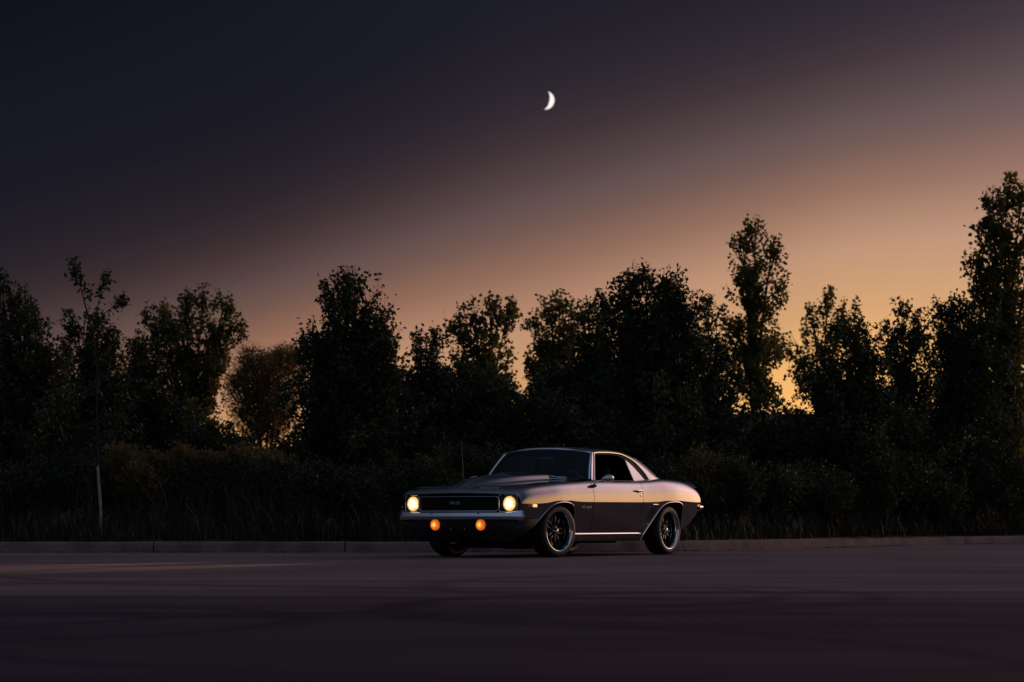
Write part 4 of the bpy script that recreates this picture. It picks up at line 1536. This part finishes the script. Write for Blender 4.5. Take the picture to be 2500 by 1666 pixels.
for px in range(-60, 2600, 84):
    i += 1
    rg_ = np.random.default_rng(900 + i)
    x0, ty = px + rg_.uniform(-25, 25), 1110 + rg_.uniform(-35, 40)
    if 540 < px < 740:
        ty = max(ty, 1115)
    make_tree('low_bush', 'bush', 37.4 + rg_.uniform(-1, 1.5), [(x0 - 30, ty + 25, 42, 1250), (x0 + 5, ty, 44, 1250), (x0 + 40, ty + 30, 42, 1250), (x0, ty + 60, 55, 1255)],
              'low leafy bush along the front of the hedge behind the kerb', 900 + i, cat='bush', dens=.85, leaf='bush_leaf', group='low bushes behind the kerb', size=.062, setback=rg_.uniform(1.6, 3.4), wide=1.15)
for k, px in enumerate(range(300, 680, 46)):
    make_tree('dry_brush', 'bush', 38.3 + .35 * (k % 3), [(px - 18, 1098 + 12 * (k % 4), 26, 1245), (px + 6, 1085 + 14 * (k % 3), 28, 1245), (px + 26, 1105, 26, 1245)],
              'dry brown brush standing beyond the sapling in front of the hedge', 1600 + k, cat='brush', dens=.8, leaf='willow_leaf', group='dry brush behind the kerb', size=.07, setback=2.8, wide=1.1)
for k, (px, ty, Y) in enumerate(((1050, 1120, 37.2), (1100, 1150, 37.0), (1150, 1128, 37.4), (1720, 1085, 38.5), (1690, 1115, 38.2), (340, 1120, 37.5), (2290, 1205, 43))):
    make_tree('yellowed_shrub', 'bush', Y, [(px - 14, ty + 15, 22, 1240), (px + 4, ty, 24, 1240), (px + 20, ty + 22, 20, 1240)], 'small shrub with yellowing autumn leaves in front of the hedge',
              1500 + k, cat='shrub', dens=.42, leaf='gold_leaf', group='yellowed shrubs', size=.06, setback=2.2, wide=1.0)

# tall grass and weeds on the verge (nobody could count the stems)
rg = np.random.default_rng(77)
n = 20000
ncl = 420
cx_ = rg.uniform(-12, 14, ncl)
cd_ = rg.gamma(1.8, .9, ncl) + .5
ch_ = rg.uniform(.5, 1.35, ncl)
ci_ = rg.integers(0, ncl, n)
X = cx_[ci_] + rg.normal(0, .14, n)
dep = np.maximum(cd_[ci_] + rg.normal(0, .14, n), .3)
Yv = np.array([kerb_y(x) for x in X]) + dep
h = ch_[ci_] * np.clip(rg.normal(.42, .15, n), .1, 1.0) * np.clip(.35 + dep * .32, .3, 1.25)
tall = np.exp(-((X + 4.6) / 2.2) ** 2)
h *= 1 + .25 * tall * (dep > 1.6)
az = rg.uniform(0, 6.283, n)
lean = rg.uniform(.05, .75, n) * h
wd = rg.uniform(.004, .010, n)
b0 = np.stack([X, Yv, np.full(n, .12)], 1)
dv = np.stack([np.cos(az), np.sin(az), np.zeros(n)], 1)
pv = np.stack([-np.sin(az), np.cos(az), np.zeros(n)], 1)
up_ = np.array([0, 0, 1.0])
m1 = b0 + dv * (lean * .25)[:, None] + up_ * (h * .55)[:, None]
t1 = b0 + dv * lean[:, None] + up_ * h[:, None]
V = np.stack([b0 - pv * wd[:, None], b0 + pv * wd[:, None], m1 + pv * (wd * .8)[:, None], m1 - pv * (wd * .8)[:, None], t1], 1).reshape(-1, 3)
ix = np.arange(n)[:, None] * 5
T = np.concatenate([ix + np.array([[0, 1, 2]]), ix + np.array([[0, 2, 3]]), ix + np.array([[3, 2, 4]])], 0)
tint = np.clip(.35 * rg.random(n) + .55 * tall * rg.random(n) + .15 * rg.random(n), 0, 1)
o = tri_mesh('tall_grass', V, T, M['grass_blade'], tint=np.repeat(tint, 5))
tag(o, 'dry tall grass and weeds between the kerb and the hedge', 'grass', kind='stuff')

# the far side of the wood: a low distant belt of thicket, one mass
rg = np.random.default_rng(31)
n = 16000
X = rg.uniform(-34, 36, n)
top_ = 2.5 + .35 * np.sin(X * .9) + .3 * np.sin(X * 2.3 + 1) + .25 * np.sin(X * 5.1)
Z = top_ * np.sqrt(rg.random(n)) * rg.uniform(.85, 1.05, n)
bp = np.stack([X, 88 + rg.uniform(-2, 2, n), Z + .6], 1)
V, T, t_ = leaves(bp, rg.normal(size=(n, 3)), .34, .7, rg, rg.beta(1.5, 3, n))
o = tri_mesh('far_thicket', V, T, M['bush_leaf'], tint=t_)
tag(o, 'distant low belt of thicket seen through the gaps in the trees', 'thicket', kind='stuff')

# the young sapling with its pale wrapped stem
Y = 35.6
P_ = lambda px, py: Vector(at(px, py, Y))
b = P_(249, 1318)
sap = empty('sapling', (b.x, Y, .14))
tag(sap, 'thin young sapling with a pale wrapped lower stem behind the kerb', 'sapling')
o0 = Vector((b.x, Y, .14))
rel = lambda px, py, dy_=0: tuple(P_(px, py) - o0 + Vector((0, dy_, 0)))
MB().tube([(0, 0, -.05), rel(247, 1290), rel(245, 1230), rel(241, 1180), rel(238, 1133)], [.027, .024, .023, .021, .020], 10).build('stem_guard', M['pale_bark'], sap)
wd_ = MB().tube([rel(238, 1140), rel(237, 1060), rel(236, 985), rel(237, 900), rel(228, 820), rel(212, 760), rel(200, 715), rel(190, 665), rel(181, 625)], [.022, .019, .017, .014, .012, .010, .008, .006, .003], 8)
BR = [[(228, 820), (236, 770), (243, 725), (250, 690), (258, 662)], [(230, 800), (252, 768), (272, 752), (290, 735), (300, 722)], [(212, 760), (205, 740), (215, 720), (222, 705)],
      [(200, 715), (206, 700), (210, 690)], [(236, 880), (222, 850), (205, 830)], [(237, 920), (256, 880), (270, 860)]]
for br in BR:
    k = len(br)
    wd_.tube([rel(px, py, .05 * j / k) for j, (px, py) in enumerate(br)], [.009 - .006 * j / (k - 1) for j in range(k)], 6)
# exposed root loop at the foot
wd_.tube([(0, 0, .03), (.035, -.02, .012), (.06, -.03, .03), (.075, -.02, .055), (.09, 0, .01)], [.012, .010, .009, .008, .006], 6)
wd_.build('trunk', M['bark'], sap)
rg = np.random.default_rng(5)
cl = [((181, 628), (186, 660), 26), ((178, 640), (192, 690), 30), ((188, 650), (208, 712), 26), ((258, 662), (252, 690), 34), ((264, 668), (244, 706), 30), ((250, 690), (240, 730), 26),
      ((298, 722), (288, 738), 30), ((290, 735), (272, 752), 26), ((304, 738), (292, 728), 20), ((222, 705), (210, 725), 8), ((205, 830), (215, 840), 10), ((270, 860), (262, 870), 10), ((176, 655), (186, 690), 22)]
Vs, Ts, Tn, k0 = [], [], [], 0
for a_, c_, cnt in cl:
    p0 = np.array([rel(*c_)] * 2)
    p1 = np.array([rel(*a_)] * 2)
    V, T, t_ = shoot_leaves(p0, p1, cnt // 2 + 4, .085, .5, .9, rg, np.array([.3, .5]), fill=0, jit=.45)
    Vs.append(V); Ts.append(T + k0); Tn.append(t_); k0 += len(V)
tri_mesh('crown', np.concatenate(Vs), np.concatenate(Ts), M['pear_leaf'], sap, np.concatenate(Tn))

# pale houses glimpsed through the leaves
def house(px, py_ridge, Y, wdt, label):
    c = at(px, py_ridge, Y)
    r = empty('house', (c.x, Y, 0))
    tag(r, label, 'house')
    hr_ = c.z
    he = hr_ * .62
    MB().box((0, 4, he / 2), (wdt, 8, he)).build('wall', M['siding'], r, smooth=False)
    P = [[(-wdt / 2 - .3, y, z) for y, z in ((-.5, he - .12), (4, hr_), (8.5, he - .12))], [(wdt / 2 + .3, y, z) for y, z in ((-.5, he - .12), (4, hr_), (8.5, he - .12))]]
    MB().grid(P, flip=True).build('roof', M['shingle'], r, smooth=False)
    for k in (-1, 0, 1):
        w_ = MB().box((k * wdt * .3, -.03, he * .55), (1.0, .1, 1.3)).build('window', M['siding'], r, smooth=False)
        MB().box((k * wdt * .3, -.10, he * .55), (.84, .06, 1.14)).build('pane', M['gloss_black'], w_, smooth=False)


house(1845, 1000, 95, 9, 'pale house glimpsed through leaves under the tall twin tipped poplar')
house(770, 1105, 95, 6, 'pale house glimpsed under the twin tipped tree beside the sunset gap')
house(2400, 1010, 100, 9, 'pale house glimpsed through the hedge under the tallest poplar')
